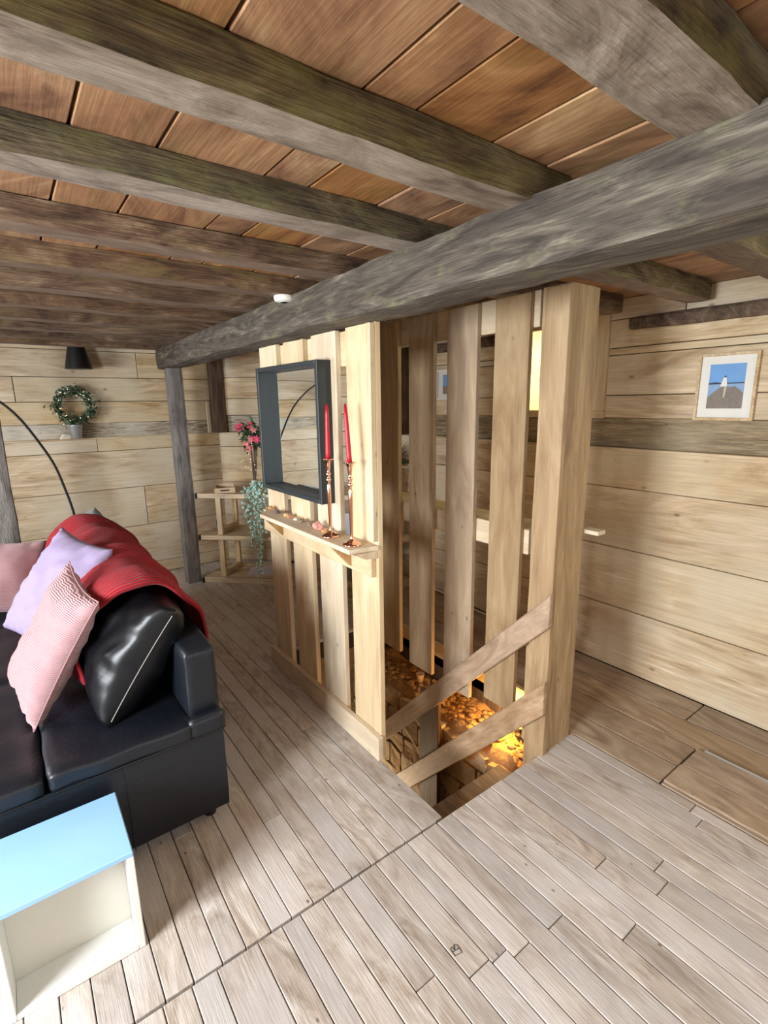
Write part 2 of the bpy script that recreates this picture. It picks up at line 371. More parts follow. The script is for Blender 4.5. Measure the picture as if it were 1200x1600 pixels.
# wide boards along the right wall
for a, b_, ys in ((1.968, 2.13, [-1.3, -.4, .775, 1.42]), (2.13, 2.31, [-1.3, -.2, .775, 1.42]), (2.31, 2.50, [-1.3, .2, 2.0, 4.2]), (2.50, 2.706, [-1.3, .9, 2.6, 4.1])):
    for y0, y1 in zip(ys, ys[1:]):
        board(floor, 'wide_floorboard', a, b_, y0, y1, -.024, .002, m_floor_wide, .003, .003)
for y0, y1 in ((1.42, 2.3), (2.3, 4.4)):
    board(floor, 'wide_floorboard', 2.07, 2.31, y0, y1, -.024, .002, m_floor_wide, .003, .003)
link('stair_trimmer', hewn((1.12, 1.19, -.045), (1.12, 2.78, -.045), (1, 0, 0), .05, .085, .003, 14), m_trim, floor)
link('stair_edge_board', boxm(1.14, 1.96, 1.165, 1.19, -.14, -.004, .003), m_trim, floor)
# fascia of the far floor edge behind the slats
link('fascia_board', boxm(2.035, 2.06, 1.43, 2.76, -.055, .035, .003), m_slat_y, floor)
# carpenter's mark burnt into one board
MK = dict(A=(.828, .818), B=(.827, .806), C=(.850, .801), D=(.852, .814), E=(.837, .8175), F=(.830, .828), G=(.838, .829), H=(.846, .8295), I=(.853, .826))
link('burnt_mark', join([tube([(*MK[k], .0012) for k in path], .0009, 4) for path in ('ABCD', 'AD', 'AFGE', 'EHID')]), m_black, floor)

# walls -------------------------------------------------------------
def plank_wall(name, axis, pos, back, spans, mat, parent=None):
    """axis 0: wall plane x = pos, planks run along y; axis 1: wall plane y = pos, planks run along x.
       back: +1/-1 direction away from the room. spans: list of (a0, a1, z0, z1)"""
    for a0, a1, z0, z1 in spans:
        pr = random.uniform(-.003, .003)
        p, q = sorted((pos+pr*1, pos+back*.03))
        g = .002
        me = boxm(p, q, a0+g, a1-g, z0+g, z1-g, .0025) if axis == 0 else boxm(a0+g, a1-g, p, q, z0+g, z1-g, .0025)
        c = (pos, (a0+a1)/2, z0) if axis == 0 else ((a0+a1)/2, pos, z0)
        link('plank', me, mat, parent, loc=c)
# back wall y = YB
wb = struct('wall_back', slab([(XL-.1, 2.0, YB+.035, YB+.12)], -.14, ZC+.05), m_wall_back)
sp = []
for z0, z1, cuts in ((.0, .112, [.2]), (.112, .48, [-.3]), (.48, .835, [.95]), (.835, 1.17, []), (1.17, 1.285, [.62]), (1.41, 1.59, [1.33]), (1.59, 1.785, [.1]), (1.785, 2.0, [1.0]), (2.0, ZC, [])):
    c = [XL]+cuts+[1.80]
    sp += [(a, b_, z0, z1) for a, b_ in zip(c, c[1:])]
plank_wall('wall_back', 1, YB, 1, sp, m_wall_x, wb)
link('weathered_rail', hewn((XL, YB+.035, 1.348), (1.75, YB+.035, 1.348), (0, 1, 0), .05, .125, .004, 40, seed=4), m_strip_x, wb)
link('ledge', boxm(XL, 1.76, YB-.018, YB+.03, 1.277, 1.29, .003), m_wall_x, wb)
# diagonal wall
def diag_plank(parent, s0, s1, z0, z1, mat, name='plank', th=.03, off=0):
    # s runs from the back wall corner (1.67,4.95) along (+1,-1)/sqrt2
    r2 = math.sqrt(.5); P = lambda s, n_: ((DC-YB)+s*r2+n_*r2, YB-s*r2+n_*r2)
    pr = random.uniform(-.002, .002)-off
    me = prism([P(s0+.002, pr), P(s1-.002, pr), P(s1-.002, pr+th), P(s0+.002, pr+th)], z0+.002, z1-.002, .0025)
    o = link(name, me, mat, parent, loc=(*P((s0+s1)/2, 0), z0)); respin(o, Matrix.Rotation(-PI/4, 3, 'Z')); return o
SL = (XR-(DC-YB))*math.sqrt(2)
r2 = math.sqrt(.5)
pp = lambda s, n_: ((DC-YB)+s*r2+n_*r2, YB-s*r2+n_*r2)
wd = struct('wall_corner', prism([pp(-.02, .035), pp(SL+.02, .035), pp(SL+.05, .1), pp(-.05, .1)], -.14, ZC+.05), m_wall_back)
for z0, z1 in ((.0, .13), (.13, .47), (.47, .80), (.80, 1.15), (1.15, 1.285), (1.45, 1.605), (1.605, 1.80), (1.80, ZC)):
    c = [0, SL*random.uniform(.35, .7), SL]
    for a, b_ in zip(c, c[1:]): diag_plank(wd, a, b_, z0, z1, m_wall_x)
diag_plank(wd, 0, SL, 1.29, 1.448, m_strip_x, 'weathered_rail', .02, -.02)
diag_plank(wd, 0, SL, 1.275, 1.29, m_wall_x, 'ledge', .04, .012)
# right wall x = XR, niche window y 1.63..2.13
NY0, NY1 = 1.735, 2.13
WY0, WY1 = -.95, .0
wr = struct('wall_right', slab([(XR+.04, XR+.16, YF, WY0-.02), (XR+.04, XR+.16, WY1+.02, NY0-.02), (XR+.04, XR+.16, NY1+.02, 4.1)], -.14, ZC+.05), m_wall_back)
for nm, a, b_ in (('a', WY0-.02, WY1+.02), ('b', NY0-.02, NY1+.02)):
    link('backing', slab([(XR+.04, XR+.16, a, b_)], -.14, 1.44), m_wall_back, wr)
    link('backing', slab([(XR+.04, XR+.16, a, b_)], 2.03, ZC+.05), m_wall_back, wr)
sp = []
for z0, z1, cuts in ((.0, .37, [2.0]), (.37, .722, [-.2, 3.1]), (.722, 1.067, [1.95]), (1.067, 1.285, [2.8])):
    c = [YF]+cuts+[3.92]; sp += [(a, b_, z0, z1) for a, b_ in zip(c, c[1:])]
for z0, z1 in ((1.45, 1.572), (1.572, 1.783), (1.783, 1.82), (1.82, 1.965), (1.965, ZC)):
    segs = [(YF, WY0), (WY1, 1.577), (2.183, 3.92)] if z0 < 1.96 else [(YF, 1.2), (1.2, 3.92)]
    sp += [(a, b_, z0, z1) for a, b_ in segs]
plank_wall('wall_right', 0, XR, 1, sp, m_wall_y, wr)
link('weathered_rail', hewn((XR+.045, YF, 1.37), (XR+.045, 3.92, 1.37), (1, 0, 0), .06, .165, .004, 50, seed=8), m_strip_y, wr)
link('ledge', boxm(XR-.015, XR+.03, YF, 3.92, 1.275, 1.29, .003), m_wall_y, wr)
link('dark_batten', hewn((XR-.025, .2, 1.925), (XR-.025, 1.45, 1.932), (1, 0, 0), .05, .062, .004, 16, seed=3), m_joist_brown, wr)
link('dark_batten', hewn((XR-.02, 2.3, 1.94), (XR-.02, 3.5, 1.94), (1, 0, 0), .04, .065, .004, 16, seed=5), m_joist_brown, wr)
link('corner_block', hewn((XR-.08, 3.31, 1.29), (XR-.08, 3.31, 2.05), (1, 0, 0), .13, .10, .005, 12, seed=9), m_post_brown, wr)
link('pale_batten', frame_box((XR-.16, 3.30, 1.63), (0, 1, 0), (1, 0, 0), (.03, 0, 1), .018, .03, .62), m_slat, wr)
# left and front walls (outside the frame; seen only by the light and from beside the camera)
LW = [(.2, 1.4, .82, 1.80), (2.85, 3.9, 1.0, 1.85)]
wl = struct('wall_left', slab([(XL-.12, XL-.04, YF, LW[0][0]-.02), (XL-.12, XL-.04, LW[0][1]+.02, LW[1][0]-.02), (XL-.12, XL-.04, LW[1][1]+.02, YB+.1)], -.14, ZC+.05), m_wall_back)
for (a, b_, z0, z1) in LW:
    link('backing', slab([(XL-.12, XL-.04, a-.02, b_+.02)], -.14, z0-.02), m_wall_back, wl)
    link('backing', slab([(XL-.12, XL-.04, a-.02, b_+.02)], z1+.02, ZC+.05), m_wall_back, wl)
sp = []
for z0, z1 in ((0, .4), (.4, .82), (.82, 1.0), (1.0, 1.4), (1.4, 1.80), (1.80, 1.85), (1.85, ZC)):
    cur = YF
    for (a, b_, w0_, w1_) in LW:
        if z0 >= w0_-.001 and z1 <= w1_+.001: sp.append((cur, a, z0, z1)); cur = b_
    sp.append((cur, YB, z0, z1))
plank_wall('wall_left', 0, XL, -1, sp, m_wall_y, wl)
FW = (-.1, 1.6, .85, 1.85)
wf = struct('wall_front', slab([(XL-.1, FW[0]-.02, YF-.12, YF-.04), (FW[1]+.02, XR+.1, YF-.12, YF-.04)], -.14, ZC+.05), m_wall_back)
link('backing', slab([(FW[0]-.02, FW[1]+.02, YF-.12, YF-.04)], -.14, FW[2]-.02), m_wall_back, wf)
link('backing', slab([(FW[0]-.02, FW[1]+.02, YF-.12, YF-.04)], FW[3]+.02, ZC+.05), m_wall_back, wf)
sp = []
for z0, z1 in ((0, .4), (.4, .85), (.85, 1.35), (1.35, 1.85), (1.85, ZC)):
    if .84 < z0 < 1.8: sp += [(XL, FW[0], z0, z1), (FW[1], XR, z0, z1)]
    else: sp.append((XL, XR, z0, z1))
plank_wall('wall_front', 1, YF, -1, sp, m_wall_x, wf)
# windows
def window(name, axis, pos, a0, a1, z0, z1, depth, sgn, mull=1, mat=None):
    """frame set at pos+sgn*depth; reveals run back from pos"""
    mat = mat or m_slat_y
    w_ = bpy.data.objects.new(name, None); C.objects.link(w_); w_['kind'] = 'structure'
    def bx(nm, p0, p1, b0, b1, c0, c1, mt, bev=.003):
        p0, p1 = sorted((p0, p1))
        me = boxm(p0, p1, b0, b1, c0, c1, bev) if axis == 0 else boxm(b0, b1, p0, p1, c0, c1, bev)
        link(nm, me, mt, w_)
    P = pos+sgn*depth; q = pos
    bx('reveal', q, P+sgn*.03, a0-.02, a0, z0-.02, z1+.02, mat); bx('reveal', q, P+sgn*.03, a1, a1+.02, z0-.02, z1+.02, mat)
    bx('window_sill', q, P+sgn*.03, a0, a1, z0-.02, z0, mat); bx('reveal', q, P+sgn*.03, a0, a1, z1, z1+.02, mat)
    f = .04
    for (b0, b1, c0, c1) in ((a0, a0+f, z0, z1), (a1-f, a1, z0, z1), (a0+f, a1-f, z0, z0+f), (a0+f, a1-f, z1-f, z1)):
        bx('window_frame', P-sgn*.03, P+sgn*.01, b0, b1, c0, c1, mat)
    for k in range(mull):
        x = a0+(a1-a0)*(k+1)/(mull+1); bx('glazing_bar', P-sgn*.025, P+sgn*.005, x-.015, x+.015, z0+f, z1-f, mat)
    bx('pane', P-sgn*.012, P-sgn*.008, a0+f, a1-f, z0+f, z1-f, m_glasspane, 0)
window('window_1', 0, XL, LW[0][0], LW[0][1], LW[0][2], LW[0][3], .08, -1)
window('window_2', 0, XL, LW[1][0], LW[1][1], LW[1][2], LW[1][3], .08, -1)
window('window_3', 0, XR+.01, NY0, NY1, 1.49, 2.01, .26, 1, 0)
window('window_4', 0, XR+.01, WY0, WY1, 1.46, 1.98, .12, 1)
window('window_5', 1, YF, FW[0], FW[1], FW[2], FW[3], .08, -1, 2)
# frame boards round the niche window
for k, (b0, b1, c0, c1) in enumerate(((1.575, 1.733, 1.49, 2.0), (2.13, 2.185, 1.47, 2.0), (1.575, 2.185, 1.448, 1.49))):
    struct('trim_%d' % (k+1), boxm(XR-.022, XR+.012, b0, b1, c0, c1, .003), m_slat if k < 2 else m_slat_y)

# ceiling: boards on top of the joists --------------------------------
ceil = struct('ceiling', slab([(XL-.1, XR+.15, YF-.1, YB+.1)], ZC+.035, ZC+.07), m_wall_back)
cx = [XL, -1.5, -1.28, -1.0, -.8, -.55, -.36, -.15, .0, .176, .332, .568, .685, .89, 1.07, 1.29, 1.46, 1.70, 1.88, 2.08, 2.33, 2.52, XR+.1]
for a, b_ in zip(cx, cx[1:]):
    ys = [YF, random.choice((.42, .86)), random.choice((1.70, 2.1)), random.choice((2.96, 3.4)), YB+.05]
    for y0, y1 in zip(ys, ys[1:]):
        dz = random.uniform(-.002, .003)
        link('ceiling_board', boxm(a+.003, b_-.003, y0+.002, y1-.002, ZC+dz, ZC+.03+dz, .002), m_ceil, ceil, loc=((a+b_)/2, (y0+y1)/2, ZC))

# ------------------------------------------------------------------ timbers
ORD = ['nearest', 'second', 'third', 'fourth', 'fifth', 'sixth', 'seventh', 'eighth', 'ninth', 'tenth', 'eleventh']
jl = [(.43, 'wide pale joist with green stained side at the upper right corner of the picture'),
      (.855, 'thick joist with pale ridged underside and mossy side, first across the upper left'),
      (1.265, 'grey joist with yellow-green lichen streaks, second across the upper left'),
      (1.705, 'brown joist with pale underside edge, third across the upper left'),
      (2.11, 'brown joist whose end carries the white smoke alarm'),
      (2.52, 'brown ceiling joist just beyond the one with the smoke alarm'),
      (2.94, 'brown ceiling joist, second beyond the one with the smoke alarm'),
      (3.36, 'brown ceiling joist, third beyond the one with the smoke alarm'),
      (3.78, 'brown ceiling joist, fourth beyond the one with the smoke alarm'),
      (4.20, 'dark ceiling joist, last but one before the back wall'),
      (4.62, 'dark ceiling joist nearest the back wall')]
for i, (y, lab) in enumerate(jl):
    w_ = .10 if i else .13
    zb = 2.0 if i > 1 else 1.99
    o = link('ceiling_joist', hewn((XL-.04, y, (zb+ZC)/2), (1.165 if i else 1.22, y, (zb+ZC)/2), (0, 1, 0), w_, ZC-zb+.004, .005 if i < 3 else .004, 44, seed=i, r=.006), m_joist if i < 3 else m_joist_brown, loc=(0, y, zb))
    under(o, m_under if i < 3 else m_under_dark)
    tag(o, lab, 'ceiling joist', 'joists resting on the main beam, left side')
for i, (y, x1, lab) in enumerate([(.72, 2.75, 'mossy joist right of the main beam, reaching the right wall'),
        (1.12, 2.64, 'short mossy joist end over the pale newel post'),
        (1.52, 2.62, 'dark joist end behind the pale newel post'),
        (1.95, 2.6, 'dark joist over the slatted screen, second behind the newel post'),
        (2.38, 2.6, 'dark joist over the slatted screen, third behind the newel post'),
        (2.80, 2.6, 'dark joist over the far end of the slatted screen')]):
    zb = 1.985
    o = link('ceiling_joist', hewn((1.21, y, (zb+ZC)/2), (x1, y, (zb+ZC)/2), (0, 1, 0), .11, ZC-zb+.004, .004, 26, seed=20+i, r=.006), m_joist if i < 2 else m_joist_brown, loc=(1.9, y, zb))
    under(o, m_under_dark)
    tag(o, lab, 'ceiling joist', 'joists right of the main beam')
o = link('main_beam', hewn((1.075, -1.28, 1.925), (1.172, 4.63, 1.925), (1, 0, 0), .20, .16, .007, 110, w1=.165, h1=.165, seed=2, r=.012), m_beam_y, loc=(1.15, 2, 1.84))
tag(o, 'massive grey weathered main beam crossing diagonally from upper right to the far left post', 'beam')
o = link('timber_post', hewn((1.183, 4.50, 0), (1.183, 4.50, 1.85), (1, 0, 0), .125, .12, .006, 26, seed=6), m_post, loc=(1.183, 4.5, 0))
tag(o, 'grey weathered post under the far end of the main beam', 'post')
o = link('timber_post', hewn((-.085, 3.95, 0), (-.085, 3.95, 2.0), (1, 0, 0), .14, .12, .005, 26, seed=7), m_post, loc=(-.085, 3.95, 0))
tag(o, 'blue-grey post at the left edge behind the sofa', 'post')
o = link('corner_post', hewn((1.66, 4.895, 1.29), (1.66, 4.895, 2.07), (1, 0, 0), .12, .10, .006, 16, seed=12), m_post_brown, loc=(1.66, 4.9, 1.29))
tag(o, 'short dark brown post standing on the ledge in the far corner', 'post')
o = link('corner_batten', boxm(1.565, 1.595, 4.92, 4.945, 1.291, 1.58, .002), m_slat, loc=(1.58, 4.93, 1.291))
tag(o, 'thin pale batten left of the short dark corner post', 'batten')
# newel post
t = thing('newel_post', 'tall square pale oak newel post at the head of the stairs', 'post', (1.85, 1.25, 0))
link('shaft', hewn((1.848, 1.245, .0), (1.848, 1.245, 1.975), (1, 0, 0), .195, .13, .003, 30, r=.006, seed=14), m_newel, t)

# ------------------------------------------------------------------ mirror partition
t = thing('slatted_partition', 'pale oak slatted partition carrying the mirror and the narrow shelf', 'partition', (1.17, 2.1, 0))
for y0, y1 in ((1.60, 1.805), (1.885, 2.092), (2.172, 2.375), (2.46, 2.665)):
    link('slat', boxm(1.152, 1.177, y0, y1, .0, 1.845, .002), m_slat, t, loc=(1.165, (y0+y1)/2, .0))
link('rail', boxm(1.124, 1.152, 1.615, 2.68, .845, .964, .003), m_slat_y, t)
link('bottom_rail', boxm(1.124, 1.152, 1.585, 2.70, .0, .112, .003), m_slat_y, t)
link('back_rail', boxm(1.177, 1.20, 1.64, 2.68, 1.70, 1.84, .003), m_slat_y, t)
link('edge_strip', boxm(1.128, 1.152, 1.60, 1.628, 1.0, 1.84, .002), m_slat, t)
t = thing('wall_shelf', 'narrow pale shelf under the mirror holding stones and candlesticks', 'shelf', (1.09, 2.1, .965))
link('shelf_board', prism([(1.02, 1.615), (1.152, 1.595), (1.152, 2.62), (1.02, 2.485)], .964, .984, .002), m_slat_y, t)
def bracket(y, x0=1.03, x1=1.124):
    v = [(x0, y, .963), (x1, y, .963), (x1, y, .86)]; v2 = [(a, y+.03, c) for a, b_, c in v]
    return mesh_of(v+v2, [(0, 1, 2), (3, 4, 5), (0, 1, 4, 3), (1, 2, 5, 4), (2, 0, 3, 5)])
for y in (2.43, 1.76): link('bracket', bracket(y), m_dark_slat, t)
link('bracket', mesh_of([(1.035, 1.60, .963), (1.15, 1.60, .963), (1.15, 1.60, .93), (1.09, 1.60, .935), (1.035, 1.63, .963), (1.15, 1.63, .963), (1.15, 1.63, .93), (1.09, 1.63, .935)], [(0, 1, 2, 3), (4, 5, 6, 7), (0, 1, 5, 4), (1, 2, 6, 5), (2, 3, 7, 6), (3, 0, 4, 7)]), m_slat_y, t)
# mirror
t = thing('wall_mirror', 'rectangular mirror in a deep charcoal frame on the partition', 'mirror', (1.13, 2.25, 1.11))
X0, X1, Y0, Y1, Z0, Z1 = 1.082, 1.15, 1.925, 2.565, 1.11, 1.73; f = .022
link('frame_side', boxm(X0, X1, Y0, Y0+f, Z0, Z1, .002), m_frame, t)
link('frame_side', boxm(X0, X1, Y1-f, Y1, Z0, Z1, .002), m_frame, t)
link('frame_rail', boxm(X0, X1, Y0+f, Y1-f, Z0, Z0+f, .002), m_frame, t)
link('frame_rail', boxm(X0, X1, Y0+f, Y1-f, Z1-f, Z1, .002), m_frame, t)
link('mirror_glass', boxm(X1-.012, X1-.004, Y0+f, Y1-f, Z0+f, Z1-f), m_mirror, t)
# candlesticks
prof = [(.038, 0), (.040, .003), (.036, .008), (.024, .014), (.010, .021), (.0065, .032), (.0065, .06), (.008, .12), (.0095, .19), (.0085, .225), (.005, .236), (.009, .243), (.0115, .250), (.007, .257), (.006, .262), (.0105, .269), (.011, .275), (.006, .282), (.0075, .290), (.009, .300), (.0105, .318), (.016, .330), (.025, .336), (.0255, .3385), (.016, .338), (.0115, .334)]
for (x, y, lab, lc, tilt) in ((1.075, 1.845, 'tall copper candlestick on the shelf, next to the mirror', 'red taper candle nearest the mirror', .006), (1.072, 1.672, 'tall copper candlestick at the near end of the shelf', 'red taper candle at the near end of the shelf', -.022)):
    z = .984
    o = link('candlestick', lathe(prof, (x, y, z), 28), m_copper, loc=(x, y, z), smooth=True); tag(o, lab, 'candlestick', 'copper candlesticks')
    t = thing('taper_candle', lc, 'candle', (x, y, z+.322), 'red taper candles')
    me = tubem([(x+tilt*0, y-tilt*k/6*0-tilt*k/6, z+.322+.24*k/6) for k in range(7)], [.0105, .0103, .0098, .0092, .0085, .0078, .0045], 14)
    link('wax', me, m_candle, t, smooth=True)
    link('wick', tubem([(x, y-tilt, z+.56), (x, y-tilt, z+.568)], .0009, 5), m_wick, t)
# stones on the shelf
def stone_mesh(c, s, seed, flat=.7):
    bm = bmesh.new(); bmesh.ops.create_icosphere(bm, subdivisions=2, radius=1)
    for v in bm.verts:
        k = 1+.5*noise.noise(v.co*1.3+Vector((seed*3.1, 0, 0))); v.co = Vector((v.co.x*s*k, v.co.y*s*k*1.2, max(-.55, v.co.z*k)*s*flat))
    lo = min(v.co.z for v in bm.verts)
    for v in bm.verts: v.co += Vector(c)-Vector((0, 0, lo))
    me = bpy.data.meshes.new('mesh'); bm.to_mesh(me); bm.free(); return me
for i, (x, y, s, col, lab) in enumerate([
    (1.12, 2.56, .016, (196, 150, 96), 'amber stone at the far end of the shelf, left-most'),
    (1.10, 2.445, .016, (112, 92, 96), 'dark purple-grey stone near the far end of the shelf'),
    (1.105, 2.345, .012, (214, 176, 120), 'small honey-coloured stone, third from the far end'),
    (1.10, 2.30, .014, (190, 132, 96), 'small orange-brown stone, fourth from the far end'),
    (1.10, 2.225, .011, (206, 196, 178), 'tiny pale clear stone in the middle of the row'),
    (1.105, 2.17, .014, (128, 110, 92), 'grey-brown stone in the middle of the row'),
    (1.10, 2.08, .012, (150, 120, 104), 'small dark glassy stone beside the pink crystal'),
    (1.095, 2.00, .021, (214, 150, 140), 'large pink crystal chunk on the shelf'),
    (1.09, 1.925, .014, (216, 156, 104), 'orange stone beside the first candlestick')]):
    me = stone_mesh((x, y, .984), s, i, 1.15 if i == 7 else .8)
    o = link('stone', me, plain('stone_%s' % ORD[i], col, .3, var=.5, bscale=60, coat=.5), loc=(x, y, .984)); tag(o, lab, 'stone', 'stones on the narrow shelf')

# ------------------------------------------------------------------ rear slatted screen and stairwell
t = thing('slatted_screen', 'tall slatted oak screen behind the stairwell', 'partition', (1.73, 1.8, .1))
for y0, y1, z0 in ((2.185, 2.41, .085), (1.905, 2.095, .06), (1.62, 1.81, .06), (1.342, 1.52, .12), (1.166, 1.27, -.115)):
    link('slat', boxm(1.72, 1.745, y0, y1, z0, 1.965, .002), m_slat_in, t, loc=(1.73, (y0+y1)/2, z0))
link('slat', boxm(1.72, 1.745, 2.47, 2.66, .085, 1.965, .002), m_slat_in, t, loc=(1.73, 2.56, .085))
link('header_board', boxm(1.746, 1.768, 1.315, 2.72, 1.835, 1.972, .003), m_slat_y, t)
t = thing('screen_shelf', 'pale shelf fixed behind the slatted screen with a small potted grass', 'shelf', (1.83, 1.9, .9))
link('shelf_board', boxm(1.772, 1.93, 1.335, 2.70, .985, 1.005, .002), m_slat_y, t)
link('shelf_lug', boxm(1.952, 2.01, 1.12, 1.20, .985, 1.003, .002), m_slat_y, t)
link('apron', boxm(1.747, 1.770, 1.318, 2.70, .895, 1.006, .003), m_slat_y, t)
# stair railing
t = thing('stair_railing', 'pair of sloping worn oak handrail planks with a baluster going down the stairs', 'railing', (1.70, 1.18, .0))
def plank_yz(x0, x1, y0, y1, zt0, zt1, h, bev=.004):
    v = []
    for x in (x0, x1): v += [(x, y0, zt0), (x, y0, zt0-h), (x, y1, zt1-h), (x, y1, zt1)]
    me = mesh_of(v, [(0, 1, 2, 3), (4, 5, 6, 7), (0, 1, 5, 4), (1, 2, 6, 5), (2, 3, 7, 6), (3, 0, 4, 7)])
    bm = bmesh.new(); bm.from_mesh(me); bmesh.ops.bevel(bm, geom=bm.edges[:], offset=bev, segments=1, affect='EDGES', clamp_overlap=True); bm.to_mesh(me); bm.free(); return me
respin(link('handrail_plank', plank_yz(1.69, 1.716, 1.155, 2.70, .775, -.84, .145), m_rail, t), Matrix.Rotation(-.807, 3, 'X'))
respin(link('handrail_plank', plank_yz(1.69, 1.716, 1.158, 2.20, .378, -.755, .158), m_rail, t), Matrix.Rotation(-.807, 3, 'X'))
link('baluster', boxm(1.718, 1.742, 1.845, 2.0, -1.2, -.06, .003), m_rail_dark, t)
for y, z in ((1.185, .70), (1.20, .60), (1.185, .30), (1.205, .22)):
    link('nail', lathe([(.004, 0), (.004, .002)], (0, 0, 0), 8), m_zinc, t)
    bpy.context.scene.collection.objects[-1].rotation_euler = (0, -PI/2, 0); bpy.context.scene.collection.objects[-1].location = Vector((1.6895, y, z))-t.location

# stairs
t = thing('staircase', 'steep timber staircase going down under the floor edge', 'staircase', (1.45, 1.3, -2.2))
for k in range(8):
    z = -.155-.24*k; y = 1.195+.165*k
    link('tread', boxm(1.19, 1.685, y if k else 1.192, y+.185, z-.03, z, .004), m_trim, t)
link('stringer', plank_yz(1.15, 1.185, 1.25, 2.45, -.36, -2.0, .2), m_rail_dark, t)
# stone wall below the floor, each stone its own piece
sw = struct('stone_wall', slab([(1.84, 2.6, 1.0, 2.78)], -2.2, -.27), m_mortar)
z = -.28; ri = 0
while z > -1.45:
    h = random.uniform(.10, .17); y = 1.0+random.uniform(-.1, 0); d = 0
    while y < 2.78:
        l = random.uniform(.10, .30); y1 = min(y+l, 2.82)
        bm = bmesh.new(); bmesh.ops.create_cube(bm, size=1); bmesh.ops.subdivide_edges(bm, edges=bm.edges[:], cuts=1, use_grid_fill=True)
        for v in bm.verts:
            n_ = noise.noise(Vector((v.co.x+ri*3.3, v.co.y*2+y*5, v.co.z*2+z*7)))
            rnd_ = (1-.05*(abs(v.co.y*2)*abs(v.co.z*2)))
            v.co = Vector((1.835+v.co.x*.11+n_*.02, (y+y1)/2+v.co.y*(y1-y-.008)*rnd_+n_*.02, z-h/2+v.co.z*(h-.008)*rnd_+n_*.02))
        me = bpy.data.meshes.new('mesh'); bm.to_mesh(me); bm.free()
        link('stone', me, random.choice((m_stone, m_stone2)), sw, loc=(1.82, (y+y1)/2, z-h/2)); y = y1; ri += 1
    z -= h
# rubble top of the stone wall
V, F = [], []; nx, ny = 26, 90
for i in range(nx+1):
    for j in range(ny+1):
        x = 1.785+(2.62-1.785)*i/nx; y = 1.0+1.78*j/ny
        n1_ = noise.noise(Vector((x*5, y*5, 1))); n2_ = noise.noise(Vector((x*14, y*14, 4))); n3_ = noise.noise(Vector((x*38, y*38, 9)))
        e = 0 if i > 1 else -.05*(2-i)
        V.append((x+(.02*n1_ if i == 0 else 0), y, -.235+.035*n1_+.022*n2_+.008*n3_+e))
for i in range(nx):
    for j in range(ny): F.append((i*(ny+1)+j, i*(ny+1)+j+1, (i+1)*(ny+1)+j+1, (i+1)*(ny+1)+j))
o = link('rubble_top', mesh_of(V, F), m_rubble, sw, smooth=True); o['kind'] = 'stuff'
parts = []
random.seed(77)
for k in range(260):
    bx1, by1 = random.uniform(1.83, 2.04), random.uniform(1.1, 2.7); s_ = random.uniform(.006, .022)
    bm = bmesh.new(); bmesh.ops.create_icosphere(bm, subdivisions=1, radius=1)
    parts.append(([Vector((bx1, by1, -.222))+Vector((v.co.x*s_*random.uniform(.7, 1.3), v.co.y*s_*random.uniform(.8, 1.6), v.co.z*s_*.6)) for v in bm.verts], [tuple(v.index for v in f.verts) for f in bm.faces])); bm.free()
o = link('loose_stones', join(parts), m_rubble, sw); o['kind'] = 'stuff'
struct('stairwell_wall_far', slab([(1.0, 2.6, 2.80, 2.9)], -2.2, -.03), m_mortar)
struct('stairwell_wall_near', slab([(1.0, 2.6, .95, 1.05)], -2.2, -.15), m_mortar)
struct('stairwell_wall_left', slab([(1.0, 1.10, 1.0, 2.85)], -2.2, -.15), m_mortar)
struct('floor_below', slab([(1.0, 2.6, 1.0, 2.85)], -2.3, -2.2), m_stone)
struct('under_floor_wall', slab([(2.07, 2.12, 1.0, 2.8)], -.30, -.02), m_post_brown)
# small warm spot lamp lying on the stone ledge behind the slats
t = thing('ledge_lamp', 'small lit uplight lamp on the stone ledge behind the slats', 'lamp', (2.0, 1.50, -.2))
link('lamp_base', lathe([(.03, 0), (.03, .012), (.012, .02), (.012, .045)], (2.0, 1.50, -.21), 16), m_black, t)
link('bulb', lathe([(.01, 0), (.022, .015), (.024, .03), (.015, .045), (.002, .05)], (2.0, 1.50, -.165), 16), plain('lit_bulb', (255, 180, 90), .5, emit=12, ecol=(255, 150, 50)), t)
pl_ = bpy.data.lights.new('ledge_lamp_light', 'POINT'); pl_.energy = 10; pl_.color = (1, .52, .12); pl_.shadow_soft_size = .02
po = bpy.data.objects.new('ledge_lamp_light', pl_); C.objects.link(po); po.location = (1.93, 1.56, -.10)
pl2 = bpy.data.lights.new('downstairs_light', 'POINT'); pl2.energy = 20; pl2.color = (1, .78, .52); pl2.shadow_soft_size = .08
po = bpy.data.objects.new('downstairs_light', pl2); C.objects.link(po); po.location = (1.42, 2.62, -1.3)
o = link('clay_cup', lathe([(.018, 0), (.024, .045), (.0275, .06), (.0275, .064), (.023, .064), (.017, .012)], (1.945, 2.26, -.235), 18), plain('pale_clay', (222, 190, 160), .8), loc=(1.945, 2.26, -.235), smooth=True)
tag(o, 'small pale clay cup on the orange-lit stone ledge', 'cup')

# floor hatch at the right edge
t = thing('floor_hatch', 'slightly raised wooden floor hatch at the right edge with a bright metal strip', 'hatch', (2.14, .3, 0))
link('hatch_board', boxm(1.985, 2.135, -.35, .768, .0025, .014, .002), m_floor_wide, t); link('hatch_board', boxm(2.139, 2.300, -.35, .765, .0025, .014, .002), m_floor_wide, t)
link('metal_strip', boxm(2.302, 2.312, -.35, .74, .0025, .017, .001), m_zinc, t)

